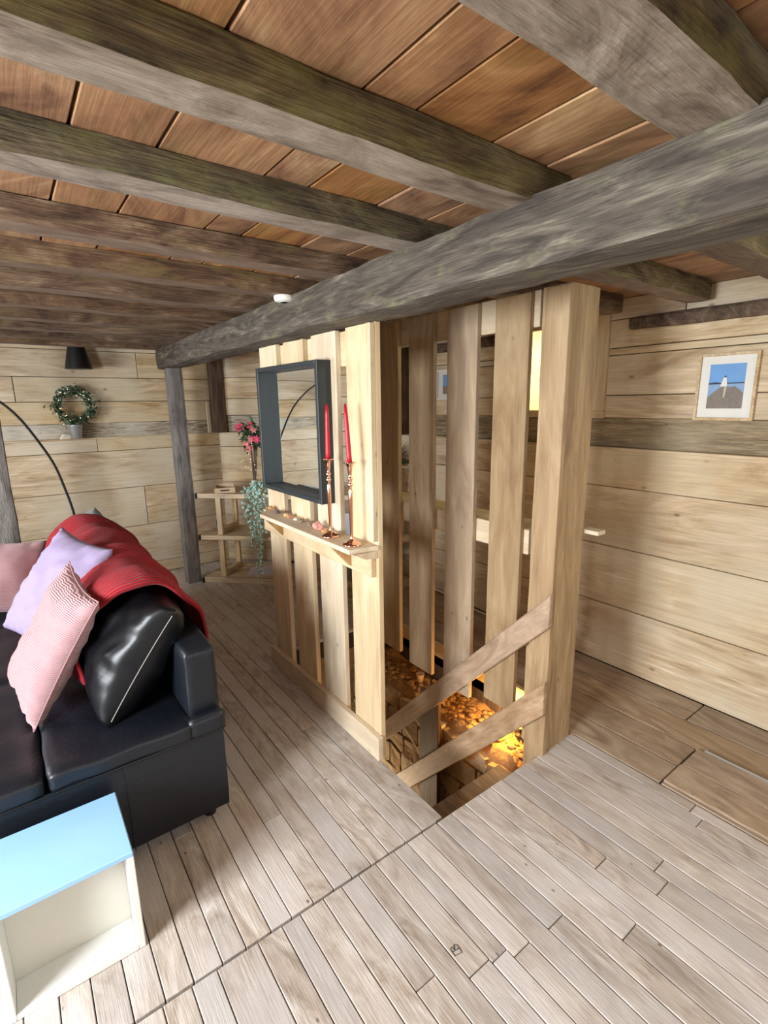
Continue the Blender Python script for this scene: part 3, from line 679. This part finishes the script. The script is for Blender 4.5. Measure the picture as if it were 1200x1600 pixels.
# ------------------------------------------------------------------ sofa
def rbox(x0, x1, y0, y1, z0, z1, r=.03, puff=0, seg=3, sub=8, wr=.0, seed=0):
    """soft box: rounded, slightly puffed, wrinkled"""
    bm = bmesh.new(); bmesh.ops.create_cube(bm, size=2)
    bmesh.ops.subdivide_edges(bm, edges=bm.edges[:], cuts=sub, use_grid_fill=True)
    hx, hy, hz = (x1-x0)/2, (y1-y0)/2, (z1-z0)/2; c = Vector(((x0+x1)/2, (y0+y1)/2, (z0+z1)/2))
    for v in bm.verts:
        p = v.co.copy(); q = Vector((p.x*hx, p.y*hy, p.z*hz))
        inner = Vector((max(-hx+r, min(hx-r, q.x)), max(-hy+r, min(hy-r, q.y)), max(-hz+r, min(hz-r, q.z))))
        d = q-inner
        if d.length > 1e-6: q = inner + d.normalized()*min(r, max(abs(d.x), abs(d.y), abs(d.z)))
        k = puff*(1-p.x**2 if abs(p.x) < 1 else 0 if abs(p.z) < 1 and abs(p.y) < 1 else 0)
        if puff:
            if abs(p.z) > .99: q.z += math.copysign(puff*(1-p.x**4)*(1-p.y**4), p.z)
            if abs(p.x) > .99: q.x += math.copysign(puff*.6*(1-p.z**4)*(1-p.y**4), p.x)
            if abs(p.y) > .99: q.y += math.copysign(puff*.6*(1-p.x**4)*(1-p.z**4), p.y)
        w_ = c+q
        if wr: w_ += Vector((1, 1, 1))*wr*noise.noise(w_*9+Vector((seed, 0, 0)))
        v.co = w_
    me = bpy.data.meshes.new('mesh'); bm.to_mesh(me); bm.free(); return me
def pillow(c, u, v, w_, h_, t_, n=26, pinch=.10, wr=.008, seed=0, rip=.8, bulge=.42):
    """cushion: c centre, u,v in-plane axes, sizes, thickness"""
    c, u, v = Vector(c), Vector(u).normalized(), Vector(v); v = (v-u*v.dot(u)).normalized(); nn_ = u.cross(v)
    V, F, UV = [], [], []
    for side in (1, -1):
        for i in range(n+1):
            for j in range(n+1):
                a = -1+2*i/n; b_ = -1+2*j/n
                a = math.sin(a*PI/2)*.35+a*.65; b_ = math.sin(b_*PI/2)*.35+b_*.65
                x = a*w_/2*(1-pinch*(1-b_*b_)); y = b_*h_/2*(1-pinch*(1-a*a))
                k = max(0, (1-a*a)*(1-b_*b_))**bulge
                th = t_/2*k
                p = c+u*x+v*y
                wv_ = wr*noise.noise((p+Vector((seed, seed, 0)))*9)*k**.5 + wr*.6*noise.noise((p+Vector((seed, 0, 3)))*24)*k**.5
                edge_w = max(abs(a), abs(b_))**6
                wv_ += wr*rip*math.sin((a if abs(b_) > abs(a) else b_)*22+seed)*edge_w*(k**.4)
                V.append(p+nn_*side*(th+wv_)); UV.append((x/w_+.5, y/h_+.5))
    N1 = (n+1)**2
    for s in (0, 1):
        for i in range(n):
            for j in range(n):
                q = [s*N1+i*(n+1)+j, s*N1+i*(n+1)+j+1, s*N1+(i+1)*(n+1)+j+1, s*N1+(i+1)*(n+1)+j]
                F.append(q if s == 0 else q[::-1])
    me = bpy.data.meshes.new('mesh'); me.from_pydata([tuple(p) for p in V], [], F)
    uvl = me.uv_layers.new(name='UVMap')
    for lp in me.loops: uvl.data[lp.index].uv = UV[lp.vertex_index]
    bm = bmesh.new(); bm.from_mesh(me); bmesh.ops.remove_doubles(bm, verts=bm.verts[:], dist=.0004); bmesh.ops.recalc_face_normals(bm, faces=bm.faces); bm.to_mesh(me); bm.free()
    # seam path
    seam = []
    K = 40
    for q in range(4*K):
        e, f2 = divmod(q, K); s_ = -1+2*f2/K
        a, b_ = ((s_, -1), (1, s_), (-s_, 1), (-1, -s_))[e]
        seam.append(c+u*(a*w_/2*(1-pinch*(1-b_*b_)))+v*(b_*h_/2*(1-pinch*(1-a*a))))
    return me, seam
sofa = thing('sofa', 'black leather corner sofa on the left', 'sofa', (0, 2.7, 0))
link('base', rbox(-1.0, .505, 1.70, 2.75, .045, .385, .012, 0, sub=4), m_leather, sofa, smooth=False)
link('base', rbox(-1.0, .505, 2.752, 3.85, .045, .385, .012, 0, sub=4), m_leather, sofa)
for x0, x1, y0, y1 in ((-.045, .40, 1.69, 2.44), (-1.0, -.049, 1.69, 2.44), (-.045, .40, 2.443, 3.12), (-1.0, -.049, 2.443, 3.12), (-1.0, .40, 3.123, 3.70)):
    link('seat_cushion', rbox(x0, x1, y0, y1, .375, .448, .022, .004, sub=22, wr=.006, seed=x0*7), m_leather, sofa, smooth=True)
link('seat_cushion', rbox(.38, .51, 1.688, 1.735, .375, .452, .02, .004, sub=8, wr=.004, seed=2), m_leather, sofa, smooth=True)
link('back_frame', rbox(.39, .51, 1.735, 3.86, .38, .70, .02, .004, sub=10, wr=.003, seed=5), m_leather, sofa, smooth=True)
link('back_frame', rbox(-1.0, .385, 3.72, 3.85, .38, .66, .02, .004, sub=8, wr=.003, seed=6), m_leather, sofa, smooth=True)
link('piping', tubem([(-.99, 1.692, .382), (.497, 1.692, .382), (.507, 1.70, .382), (.507, 3.8, .382)], .0035, 6), m_leather_soft, sofa)
link('seam', tubem([(.165, 1.689, .05), (.165, 1.689, .38)], .0015, 5), m_leather, sofa)
for x, y in ((.44, 1.76), (-.93, 1.76), (.44, 3.78), (-.93, 3.78)):
    link('foot', lathe([(.022, 0), (.028, .05)], (x, y, 0), 14), m_black, sofa)
# loose back cushions
U, Vv = (0, 1, .0), (.50, 0, .86)
me, seam = pillow((.290, 2.13, .655), (.05, 1, .04), (.56, 0, .83), .62, .46, .30, 34, .05, .020, 3, rip=.12, bulge=.36)
o = link('back_cushion', me, m_leather_soft, loc=(.27, 2.13, .45), smooth=True); tag(o, 'glossy black leather back cushion at the near end of the sofa', 'cushion', 'loose back cushions')
link('seam', tubem([p+Vector((0, -.001, 0)) for p in seam[3*40+2:4*40-1]], .0016, 5), m_thread, o)
me, seam = pillow((.305, 2.79, .645), U, (.50, 0, .86), .62, .42, .26, 26, .08, .008, 5, rip=.2, bulge=.42)
o = link('back_cushion', me, m_leather_soft, loc=(.27, 2.8, .45), smooth=True); tag(o, 'black leather back cushion hidden under the red throw', 'cushion', 'loose back cushions')
me, seam = pillow((.30, 3.47, .68), U, (.42, 0, .9), .50, .50, .24, 26, .08, .010, 8, rip=.2, bulge=.42)
o = link('back_cushion', me, m_grey_fabric, loc=(.27, 3.42, .45), smooth=True); tag(o, 'dark grey cushion end peeping out beyond the red throw', 'cushion', 'loose back cushions')
# red throw draped over back frame and cushions
prof = [(.135, .56), (.130, .65), (.145, .74), (.185, .82), (.255, .872), (.33, .885), (.40, .85), (.455, .79), (.500, .735), (.528, .67), (.532, .60), (.533, .50), (.533, .42)]
def spl(t):
    k = t*(len(prof)-1); i = min(int(k), len(prof)-2); f_2 = k-i
    p = [prof[max(0, min(len(prof)-1, i+d))] for d in (-1, 0, 1, 2)]
    return tuple(.5*((2*p[1][c])+(-p[0][c]+p[2][c])*f_2+(2*p[0][c]-5*p[1][c]+4*p[2][c]-p[3][c])*f_2**2+(-p[0][c]+3*p[1][c]-3*p[2][c]+p[3][c])*f_2**3) for c in (0, 1))
V, F, UV = [], [], []; ns, nt = 60, 70
for j in range(nt+1):
    for i in range(ns+1):
        s = i/ns; t_ = j/nt
        x, z = spl(s)
        y0 = 1.95+.05*(1-s)**2+.04*noise.noise(Vector((s*4, 0, 0)))
        y1 = 3.32+.10*noise.noise(Vector((s*3, 4, 0)))
        y = y0+(y1-y0)*t_
        cx_, cz_ = .32, .60
        lump = .018*math.cos((y-2.1)*2*PI/.42+s*1.5)+.022*noise.noise(Vector((x*4, y*3.2, z*4)))+.012*noise.noise(Vector((x*12, y*10, z*12)))
        dx, dz = x-cx_, z-cz_; dl = math.hypot(dx, dz)
        amt = max(-.006, lump)+.012+.012*min(1, t_*3)
        amt *= (1 if s < .68 else max(.12, 1-(s-.68)*4))
        if z > .0: V.append((x+dx/dl*amt, y, z+dz/dl*amt-.03*(t_ < .04)*(1-t_/.04)*0))
        UV.append((t_*1.3, s*1.2))
for j in range(nt):
    for i in range(ns): F.append((j*(ns+1)+i, j*(ns+1)+i+1, (j+1)*(ns+1)+i+1, (j+1)*(ns+1)+i))
me = bpy.data.meshes.new('mesh'); me.from_pydata(V, [], F); uvl = me.uv_layers.new(name='UVMap')
for lp in me.loops: uvl.data[lp.index].uv = UV[lp.vertex_index]
o = link('knitted_throw', me, m_throw, loc=(.3, 2.6, .7), smooth=True); tag(o, 'red knitted throw draped over the sofa back', 'throw')
sm = o.modifiers.new('thickness', 'SOLIDIFY'); sm.thickness = .012; sm.offset = 1
# scatter cushions
me, seam = pillow((-.155, 3.36, .65), (.96, -.22, -.12), (.05, .52, .85), .46, .42, .17, 24, .09, .012, 2)
o = link('scatter_cushion', me, m_cord, loc=(-.15, 3.3, .45), smooth=True); tag(o, 'pink corduroy cushion furthest away, at the left edge', 'cushion', 'pale scatter cushions on the sofa')
me, seam = pillow((.09, 2.53, .77), (-.35, .9, .12), (.60, -.05, .80), .42, .50, .17, 26, .08, .018, 4)
o = link('scatter_cushion', me, m_lav, loc=(.08, 2.6, .5), smooth=True); tag(o, 'smooth lavender cushion in the middle of the three', 'cushion', 'pale scatter cushions on the sofa')
me, seam = pillow((.035, 2.12, .70), (-.14, .97, .22), (.47, -.10, .87), .34, .51, .16, 28, .10, .016, 7)
o = link('scatter_cushion', me, m_cord, loc=(.02, 2.2, .45), smooth=True); tag(o, 'pale pink corduroy cushion nearest the camera, standing on its corner', 'cushion', 'pale scatter cushions on the sofa')
link('piping', tubem(seam, .0025, 5, True), m_cord, o)
for ob in (): pass

# white cube side table -------------------------------------------------
t = thing('cube_table', 'white open-fronted cube side table in front of the sofa', 'side table', (-.03, 1.5, 0))
x0, x1, y0, y1, h, th = -.200, .127, 1.375, 1.655, .332, .018
link('top_panel', boxm(x0, x1, y0, y1, h-th, h, .003), m_white_sky, t)
link('side_panel', boxm(x1-th, x1, y0, y1, 0, h-th, .002), m_white, t)
link('side_panel', boxm(x0, x0+th, y0, y1, 0, h-th, .002), m_white, t)
link('bottom_panel', boxm(x0+th, x1-th, y0, y1, 0, th, .002), m_white, t)
link('back_panel', boxm(x0+th, x1-th, y0+.10, y0+.112, th, h-th, .001), m_white_in, t)

# arc lamp ---------------------------------------------------------------
t = thing('arc_floor_lamp', 'thin black arched floor lamp behind the sofa', 'floor lamp', (.345, 4.4, 0))
pts = [(.345, 4.4, .03), (.345, 4.4, .55), (.333, 4.4, .77), (.297, 4.4, .972), (.255, 4.4, 1.142), (.183, 4.4, 1.309), (.094, 4.4, 1.475), (0, 4.4, 1.589), (-.14, 4.4, 1.70), (-.32, 4.4, 1.79), (-.55, 4.4, 1.82), (-.75, 4.4, 1.79), (-.90, 4.4, 1.72)]
P_ = [Vector(p) for p in pts]; sp2 = []
for i in range(len(P_)-1):
    a, b_, c, d = P_[max(i-1, 0)], P_[i], P_[i+1], P_[min(i+2, len(P_)-1)]
    for k in range(6):
        f_2 = k/6; sp2.append(.5*((2*b_)+(c-a)*f_2+(2*a-5*b_+4*c-d)*f_2**2+(3*b_-a-3*c+d)*f_2**3))
sp2.append(P_[-1])
link('stem', tubem(sp2, .0085, 8), m_black, t, smooth=True)
link('base', lathe([(.13, 0), (.13, .02), (.02, .03)], (.345, 4.4, 0), 28), m_black, t)
link('lamp_shade', lathe([(.02, .16), (.06, .15), (.13, .05), (.15, 0), (.145, 0), (.05, .14)], (-.92, 4.4, 1.56), 28), m_black, t, smooth=True)

# wall lamps ---------------------------------------------------------------
def cone_lamp(x, y, z, lab, wx, wy, rb=.098, rt=.062, h=.168):
    t = thing('wall_lamp', lab, 'wall lamp', (x, y, z), 'black cone wall lamps')
    link('lamp_shade', lathe([(rb, 0), (rt, h), (rt-.004, h), (rb-.005, .003)], (x, y, z), 28), m_black, t, smooth=False)
    link('arm', tubem([(x, y, z+h*.8), (wx, wy, z+h*.8)], .006, 6), m_black, t)
    link('bulb', lathe([(.012, .09), (.028, .05), (.03, .03), (.02, .008), (.002, 0)], (x, y, z+.005), 14), m_white, t, smooth=True)
cone_lamp(.545, 4.83, 1.846, 'black cone-shaped wall lamp above the wreath', .545, 4.948)
cone_lamp(2.20, 3.20, 1.895, 'black cone-shaped lamp half hidden behind the mirror partition', 2.20, 3.30, h=.10, rb=.085, rt=.045)

# wreath in a zinc bucket -----------------------------------------------------
bx_, by_, bz_ = .475, 4.93, 1.292
YW = 4.905
t = thing('zinc_bucket', 'small shiny zinc bucket on the ledge under the wreath', 'bucket', (bx_, YW, bz_))
link('bucket_body', lathe([(.035, 0), (.052, .108), (.055, .112), (.050, .112), (.034, .004)], (bx_, YW, bz_), 24), m_zinc, t, smooth=True)
t = thing('wreath', 'round green leaf wreath with fairy lights standing in the zinc bucket', 'wreath', (bx_+.01, YW, 1.40))
cw = Vector((.482, YW-.01, 1.555)); R_ = .125
link('ring', tubem([cw+Vector((math.cos(a)*R_, 0, math.sin(a)*R_)) for a in [2*PI*k/32 for k in range(32)]], .005, 6, True), m_stem, t)
random.seed(5); parts = []; parts2 = []; lights_ = []
for k in range(620):
    a = random.uniform(0, 2*PI); rr = R_+random.gauss(0, .019)
    p = cw+Vector((math.cos(a)*rr, random.uniform(-.025, .012), math.sin(a)*rr))
    tg = Vector((-math.sin(a), 0, math.cos(a)))*random.choice((1, 1, -1))
    (parts if random.random() < .6 else parts2).append(leaf(p, tg+rv()*.9, rv(), random.uniform(.022, .042), random.uniform(.011, .019)))
o = link('leaves', join(parts), m_leafdark, t); o['kind'] = 'stuff'
o = link('pale_leaves', join(parts2), m_leafgrey, t); o['kind'] = 'stuff'
def dot(p, r):
    v = [Vector(p)+Vector(d)*r for d in ((1, 0, 0), (-1, 0, 0), (0, 1, 0), (0, -1, 0), (0, 0, 1), (0, 0, -1))]
    return v, [(0, 2, 4), (2, 1, 4), (1, 3, 4), (3, 0, 4), (2, 0, 5), (1, 2, 5), (3, 1, 5), (0, 3, 5)]
for k in range(18):
    a = random.uniform(0, 2*PI); rr = R_+random.gauss(0, .02)
    lights_.append(dot(cw+Vector((math.cos(a)*rr, -.028, math.sin(a)*rr)), .0035))
o = link('fairy_lights', join(lights_), m_fairy, t); o['kind'] = 'stuff'
o = link('pale_stone', stone_mesh((.395, 4.915, 1.291), .03, 3, .9), plain('chalk_stone', (216, 206, 186), .8, bump=.5), loc=(.385, 4.92, 1.291))
o.scale = (1.7, .7, 1); tag(o, 'pale flat stone on the ledge left of the zinc bucket', 'stone')

# framed prints ------------------------------------------------------------------
def print_pic(Y0, Y1, Z0, Z1, lab, xw=XR, light=True, frame_mat=None):
    """hangs on the right wall; Y1 is the left-hand side as seen"""
    t = thing('framed_picture', lab, 'picture', (xw-.015, (Y0+Y1)/2, Z0), 'framed photographs on the right wall')
    fw = .013; d = .022; fm = frame_mat or m_unit
    for a in ((Y0, Y0+fw, Z0, Z1), (Y1-fw, Y1, Z0, Z1)): link('frame_side', boxm(xw-d, xw-.002, *a, .001), fm, t)
    for a in ((Y0+fw, Y1-fw, Z0, Z0+fw), (Y0+fw, Y1-fw, Z1-fw, Z1)): link('frame_rail', boxm(xw-d, xw-.002, *a, .001), fm, t)
    W = Y1-Y0-2*fw; H = Z1-Z0-2*fw
    link('mount', boxm(xw-.010, xw-.004, Y0+fw, Y1-fw, Z0+fw, Z1-fw), m_pot, t)
    # print area coordinates: u from left (Y1 side), v up
    a0, a1, b0, b1 = .17, .83, .15, .87
    def P(u, v): return (Y1-fw-W*(a0+(a1-a0)*u), Z0+fw+H*(b0+(b1-b0)*v))
    def poly(nm, pts, mat, lay):
        x = xw-.0105-.0006*(lay+1)
        V = [(x, *P(u, v)) for u, v in pts]+[(x+.0004, *P(u, v)) for u, v in pts]; n = len(pts)
        link(nm, mesh_of(V, [tuple(range(n)), tuple(range(n, 2*n))]+[(i, (i+1) % n, (i+1) % n+n, i+n) for i in range(n)]), mat, pr_)
    x = xw-.0105
    pr_ = link('photo_print', boxm(x-.0004, x, *sorted((P(0, 0)[0], P(1, 0)[0])), P(0, 0)[1], P(0, 1)[1]), m_sky, t)
    if light:
        poly('sea', [(0, 0), (1, 0), (1, .56), (0, .56)], m_sea, 1)
        poly('far_coast', [(0, .548), (1, .558), (1, .582), (.35, .578), (.2, .60), (0, .578)], m_navy, 2)
        poly('rocks', [(0, 0), (1, 0), (1, .34), (.88, .42), (.74, .50), (.66, .48), (.50, .50), (.34, .48), (.22, .40), (.10, .33), (0, .24)], m_rock, 3)
        poly('lighthouse', [(.34, .50), (.54, .50), (.50, .70), (.42, .70)], m_pot, 4)
        poly('lantern', [(.425, .70), (.495, .70), (.46, .75)], m_navy, 4)
        poly('path', [(.46, .49), (.53, .49), (.49, .24), (.45, .26)], m_pathc, 4)
    else:
        poly('hills', [(0, 0), (1, 0), (1, .36), (.6, .44), (.3, .38), (0, .42)], m_rock, 1)
    link('pane', boxm(xw-.018, xw-.0165, Y0+fw, Y1-fw, Z0+fw, Z1-fw), m_glasspane, t)
m_sky = plain('print_sky', (104, 158, 214), .5, var=.35, bscale=18)
m_sea = plain('print_sea', (130, 164, 200), .5, var=.3, bscale=40)
m_navy = plain('print_navy', (28, 40, 60), .5)
m_rock = plain('print_rock', (132, 122, 112), .6, var=.6, bscale=90)
m_pathc = plain('print_path', (196, 186, 160), .6)
print_pic(.858, 1.106, 1.447, 1.752, 'framed lighthouse photograph in a pale wood frame on the right wall')
print_pic(2.62, 2.945, 1.565, 1.785, 'small white-framed blue photograph seen through the slatted screen', light=False, frame_mat=m_pot)

# corner shelf unit ------------------------------------------------------------
t = thing('shelf_unit', 'pale oak three-tier shelf unit across the far corner', 'shelf unit', (1.9, 4.1, 0))
poly_ = [(1.25, 4.40), (2.46, 3.19), (2.67, 3.19), (2.67, 3.55), (1.56, 4.69)]
for z0, z1 in ((.0, .05), (.395, .435), (.765, .805)): respin(link('shelf', prism(poly_, z0, z1, .003), m_unit, t), Matrix.Rotation(-PI/4, 3, 'Z'))
dd = Vector((1, -1, 0)).normalized(); nn = Vector((1, 1, 0)).normalized()
def upr(s, n_, z0, z1, wd_=.05, dp=.035):
    c = Vector((1.25, 4.40, 0))+dd*s+nn*n_
    link('upright', frame_box((c.x, c.y, (z0+z1)/2), dd, nn, (0, 0, 1), wd_, dp, z1-z0, .002), m_unit_z, t)
for z0, z1 in ((.05, .395), (.435, .765)):
    for s, n_ in ((.17, .05), (.17, .36), (1.50, .05), (1.45, .34), (.95, .36)): upr(s, n_, z0, z1, .045)
    for s in (.17, 1.45):
        c = Vector((1.25, 4.40, 0))+dd*s+nn*.205
        link('cross_rail', frame_box((c.x, c.y, z0+.022), dd, nn, (0, 0, 1), .045, .275, .04, .002), m_unit, t)
for z in (.0, .395, .765):
    c = Vector((1.245, 4.405, 0)); link('corner_cap', frame_box((c.x+.0, c.y+.0, z+.02), dd, nn, (0, 0, 1), .012, .03, .045, .002), m_black, t)
def on(s, n_): c = Vector((1.25, 4.40, 0))+dd*s+nn*n_; return c.x, c.y
# tray
t = thing('wooden_tray', 'small pale wooden tray with handle slots on the top shelf', 'tray', (*on(.19, .16), .806))
tc = Vector((*on(.19, .15), .806)); du = Vector((.80, -.28, 0)).normalized(); dv = Vector((.28, .80, 0)).normalized()
link('tray_base', frame_box(tc+Vector((0, 0, .004)), du, dv, (0, 0, 1), .16, .24, .008, .001), m_slat_y, t)
for sgn in (-1, 1):
    link('tray_side', frame_box(tc+du*sgn*.08+Vector((0, 0, .022)), du, dv, (0, 0, 1), .009, .25, .044, .001), m_slat_y, t)
    link('tray_end', frame_box(tc+dv*sgn*.12+Vector((0, 0, .022)), du, dv, (0, 0, 1), .16, .009, .044, .001), m_slat_y, t)
link('handle_slot', frame_box(tc-dv*.1255+Vector((0, 0, .024)), du, dv, (0, 0, 1), .075, .002, .012, .0005), m_black, t)
# bottle
x, y = on(.10, .17)
t = thing('glass_bottle', 'small dark blue bottle on the middle shelf at the left', 'bottle', (x, y, .436))
link('bottle_body', lathe([(.024, 0), (.026, .01), (.026, .095), (.012, .125), (.009, .16), (.011, .165), (.011, .175)], (x, y, .436), 18), plain('dark_glass', (22, 26, 40), .12, var=.05), t, smooth=True)
link('bottle_label', lathe([(.0265, .02), (.0268, .021), (.0268, .055), (.0265, .056)], (x, y, .436), 18), plain('blue_label', (70, 110, 150), .5), t, smooth=True)
# black bowl and white/blue things
x, y = on(.72, .10)
o = link('black_bowl', lathe([(.03, 0), (.06, .02), (.085, .05), (.08, .05), (.055, .024), (.02, .01)], (x, y, .436), 24), plain('black_glaze', (16, 16, 18), .15, coat=.5), loc=(x, y, .436), smooth=True)
tag(o, 'shiny black bowl on the middle shelf', 'bowl')
x, y = on(.47, .20)
o = link('paper_sheet', frame_box((x+.03, y, .0535), (1, -.6, 0), (.6, 1, 0), (0, 0, 1), .30, .21, .005, .001), plain('pale_paper', (196, 188, 200), .8, var=.05), loc=(x, y, .051))
tag(o, 'flat pale magazine on the bottom shelf', 'magazine')
x, y = on(1.32, .10)
o = link('white_box', frame_box((x, y, .436+.10), dd, nn, (0, 0, 1), .15, .03, .20, .003), plain('pale_blue_card', (196, 206, 218), .7, var=.05), loc=(x, y, .436)); tag(o, 'pale upright box on the middle shelf seen through the partition', 'box')
x, y = on(1.22, .05)
o = link('grey_jar', lathe([(.022, 0), (.024, .08), (.016, .10), (.016, .115), (.02, .12)], (x, y, .436), 16), plain('grey_glaze', (96, 104, 100), .4), loc=(x, y, .436), smooth=True); tag(o, 'small grey jar beside the pale box on the middle shelf', 'jar')
x, y = on(1.36, .12)
o = link('blue_tin', lathe([(.045, 0), (.055, .03), (.055, .10), (.045, .13), (.01, .135)], (x, y, .051), 20), plain('blue_enamel', (60, 140, 190), .3, var=.3, bscale=30), loc=(x, y, .051), smooth=True); tag(o, 'round blue tin on the bottom shelf seen through the partition slats', 'tin')
for z, lab in ((.436, 'white vase on the middle shelf seen through the slatted screen'), (.051, 'white vase on the bottom shelf seen through the slatted screen')):
    o = link('white_vase', lathe([(.05, 0), (.065, .05), (.065, .16), (.045, .20), (.05, .22), (.04, .22)], (2.56, 3.32, z), 20), m_pot, loc=(2.56, 3.32, z), smooth=True); tag(o, lab, 'vase', 'white vases at the right end of the shelf unit')
# palm in white pot
random.seed(8)
px_, py_ = 2.57, 3.36
t = thing('potted_palm', 'green spiky palm in a white pot at the right end of the shelf unit', 'potted plant', (px_, py_, .806))
link('pot', lathe([(.05, 0), (.068, .19), (.072, .20), (.062, .20), (.045, .02)], (px_, py_, .806), 22), m_pot, t, smooth=True)
parts = []
for k in range(70):
    a = random.uniform(0, 2*PI); el = random.uniform(.3, 1.35); l = random.uniform(.16, .30)
    d = Vector((math.cos(a)*math.cos(el), math.sin(a)*math.cos(el), math.sin(el)))
    pts = [Vector((px_, py_, 1.02))+d*l*q/4+Vector((0, 0, -.10*(q/4)**2*math.cos(el))) for q in range(5)]
    pts = [Vector((min(p.x, 2.69), p.y, p.z)) for p in pts]
    parts.append(tube(pts, [.003, .006, .006, .004, .001], 3))
o = link('fronds', join(parts), m_leafdark, t); o['kind'] = 'stuff'
# grass in small white pot on the screen shelf
gx, gy = 1.853, 1.775
t = thing('potted_grass', 'small white pot of dark green grass on the shelf behind the slats', 'potted plant', (gx, gy, 1.006))
link('pot', lathe([(.024, 0), (.034, .085), (.036, .088), (.031, .088), (.02, .01)], (gx, gy, 1.006), 20), m_pot, t, smooth=True)
parts = []
for k in range(60):
    a = random.uniform(0, 2*PI); sp_ = random.uniform(.01, .05)
    parts.append(tube([(gx+math.cos(a)*.01, gy+math.sin(a)*.01, 1.08), (gx+math.cos(a)*sp_*.6, gy+math.sin(a)*sp_*.6, 1.125), (gx+math.cos(a)*sp_, gy+math.sin(a)*sp_, 1.14+random.uniform(0, .03))], [.002, .002, .0005], 3))
o = link('blades', join(parts), m_leafdark, t); o['kind'] = 'stuff'
# pale pot with trailing eucalyptus
qx, qy = on(.66, .075)
t = thing('trailing_plant', 'pale pot with long trailing blue-green eucalyptus strands on the top shelf', 'potted plant', (qx, qy, .806))
link('pot', lathe([(.05, 0), (.068, .09), (.07, .10), (.062, .10), (.045, .01)], (qx, qy, .806), 22), m_palepot, t, smooth=True)
random.seed(21)
starts = [(.44, .30), (.50, .60), (.53, .96), (.56, .88), (.60, .44), (.64, .36), (.68, .40), (.49, .40), (.54, .50), (.57, .60), (.47, .55)]
for s, ln in starts:
    x0_, y0_ = on(s, -.035); pts = []
    pts.append(Vector((*on(.64, .06), .90))); pts.append(Vector((*on((s+.62)/2, .0), .90))); pts.append(Vector((x0_, y0_, .85)))
    for k in range(1, 12):
        z = .85-ln*.85*k/11
        pts.append(Vector((x0_+.012*math.sin(k*1.3+s*9), y0_-.01*math.sin(k*.9+s*5)-.012, z)))
    st = link('strand', tubem(pts, .0015, 4), m_stem, t)
    parts = []
    for p, q in zip(pts, pts[1:]):
        L_ = (q-p).length; m_ = max(2, int(L_/.009))
        for e in range(m_):
            c = p.lerp(q, e/m_); d = rv(); d.z -= .3
            parts.append(leaf(c, d, rv(), random.uniform(.020, .032), random.uniform(.016, .024)))
    o = link('leaves', join(parts), m_leafteal, st); o['kind'] = 'stuff'
# pink flowers
t = thing('flower_arrangement', 'artificial pink lilies with dark leaves on tall bare stems, left of the mirror', 'flowers', (*on(.52, .12), .806))
bx0 = Vector((*on(.475, .13), .806))
random.seed(33)
link('vase', lathe([(.03, 0), (.036, .05), (.025, .09), (.03, .10)], tuple(bx0), 18), m_palepot, t, smooth=True)
head = Vector((*on(.49, .10), 1.30))
for k in range(7):
    tip = bx0+dd*random.uniform(-.03, .07)+Vector((0, 0, random.uniform(.38, .46)))
    link('stem', tubem([bx0+Vector((0, 0, .02)), bx0.lerp(tip, .5)+rv()*.015, tip], .006, 6), m_stem, t)
parts = []
for k in range(230):
    c = head+Vector((random.gauss(0, .045), random.gauss(0, .04), random.gauss(0, .05)))+dd*random.uniform(-.02, .05)
    parts.append(leaf(c, rv(), rv(), random.uniform(.04, .07), random.uniform(.018, .028)))
o = link('dark_leaves', join(parts), m_leafdark, t); o['kind'] = 'stuff'
for k, (ds, dz_, mt) in enumerate(((-.055, .075, m_pink), (.025, .08, m_pink), (-.085, .06, m_pink), (.02, -.03, m_pinkl), (-.02, -.075, m_pinkl), (.07, -.035, m_pink), (-.005, -.11, m_pinkl), (.05, .05, m_pinkl))):
    c = head+dd*ds-nn*.055+Vector((0, 0, dz_)); parts = []
    for q in range(14):
        a = 2*PI*q/7+k; d = (dd*math.cos(a)+Vector((0, 0, 1))*math.sin(a)-nn*(.3+.7*(q//7))).normalized()
        parts.append(leaf(c, d, -nn, .042, .022))
    link('flower', join(parts), mt, t)
parts = [tube([bx0+Vector((.01, 0, .3)), bx0+Vector((.05, -.02, .55)), bx0+Vector((.09, -.04, .62)), bx0+Vector((.13, -.05, .59))], .002, 4), tube([bx0+Vector((.03, -.02, .3)), bx0+Vector((.09, -.05, .52)), bx0+Vector((.13, -.07, .56)), bx0+Vector((.16, -.09, .53))], .002, 4)]
link('curly_twig', join(parts), m_stem, t)
link('light_chain', join([dot(head+rv()*random.uniform(.04, .10)-nn*.04-Vector((0, 0, random.uniform(0, .3))), .003) for k in range(16)]), m_fairy, t)['kind'] = 'stuff'

# smoke alarm and loose cable --------------------------------------------------
t = thing('smoke_alarm', 'round white smoke alarm under the joist end beside the main beam', 'smoke alarm', (1.03, 2.09, 1.975))
link('housing', lathe([(.030, 0), (.040, .004), (.044, .012), (.044, .022), (.04, .026)], (1.03, 2.085, 1.973), 32), m_pot, t, smooth=True)
link('grille', lathe([(.022, -.001), (.022, .002), (.018, .002), (.018, -.001)], (1.03, 2.085, 1.972), 24), m_palepot, t)
o = link('power_cable', tubem([(2.68, 3.1, .03), (2.66, 2.85, .045), (2.67, 2.6, .02), (2.66, 2.42, .012), (2.68, 2.2, .012)], .006, 6), m_pot, loc=(2.67, 2.6, .01)); tag(o, 'white cable lying along the foot of the right wall behind the slats', 'cable')
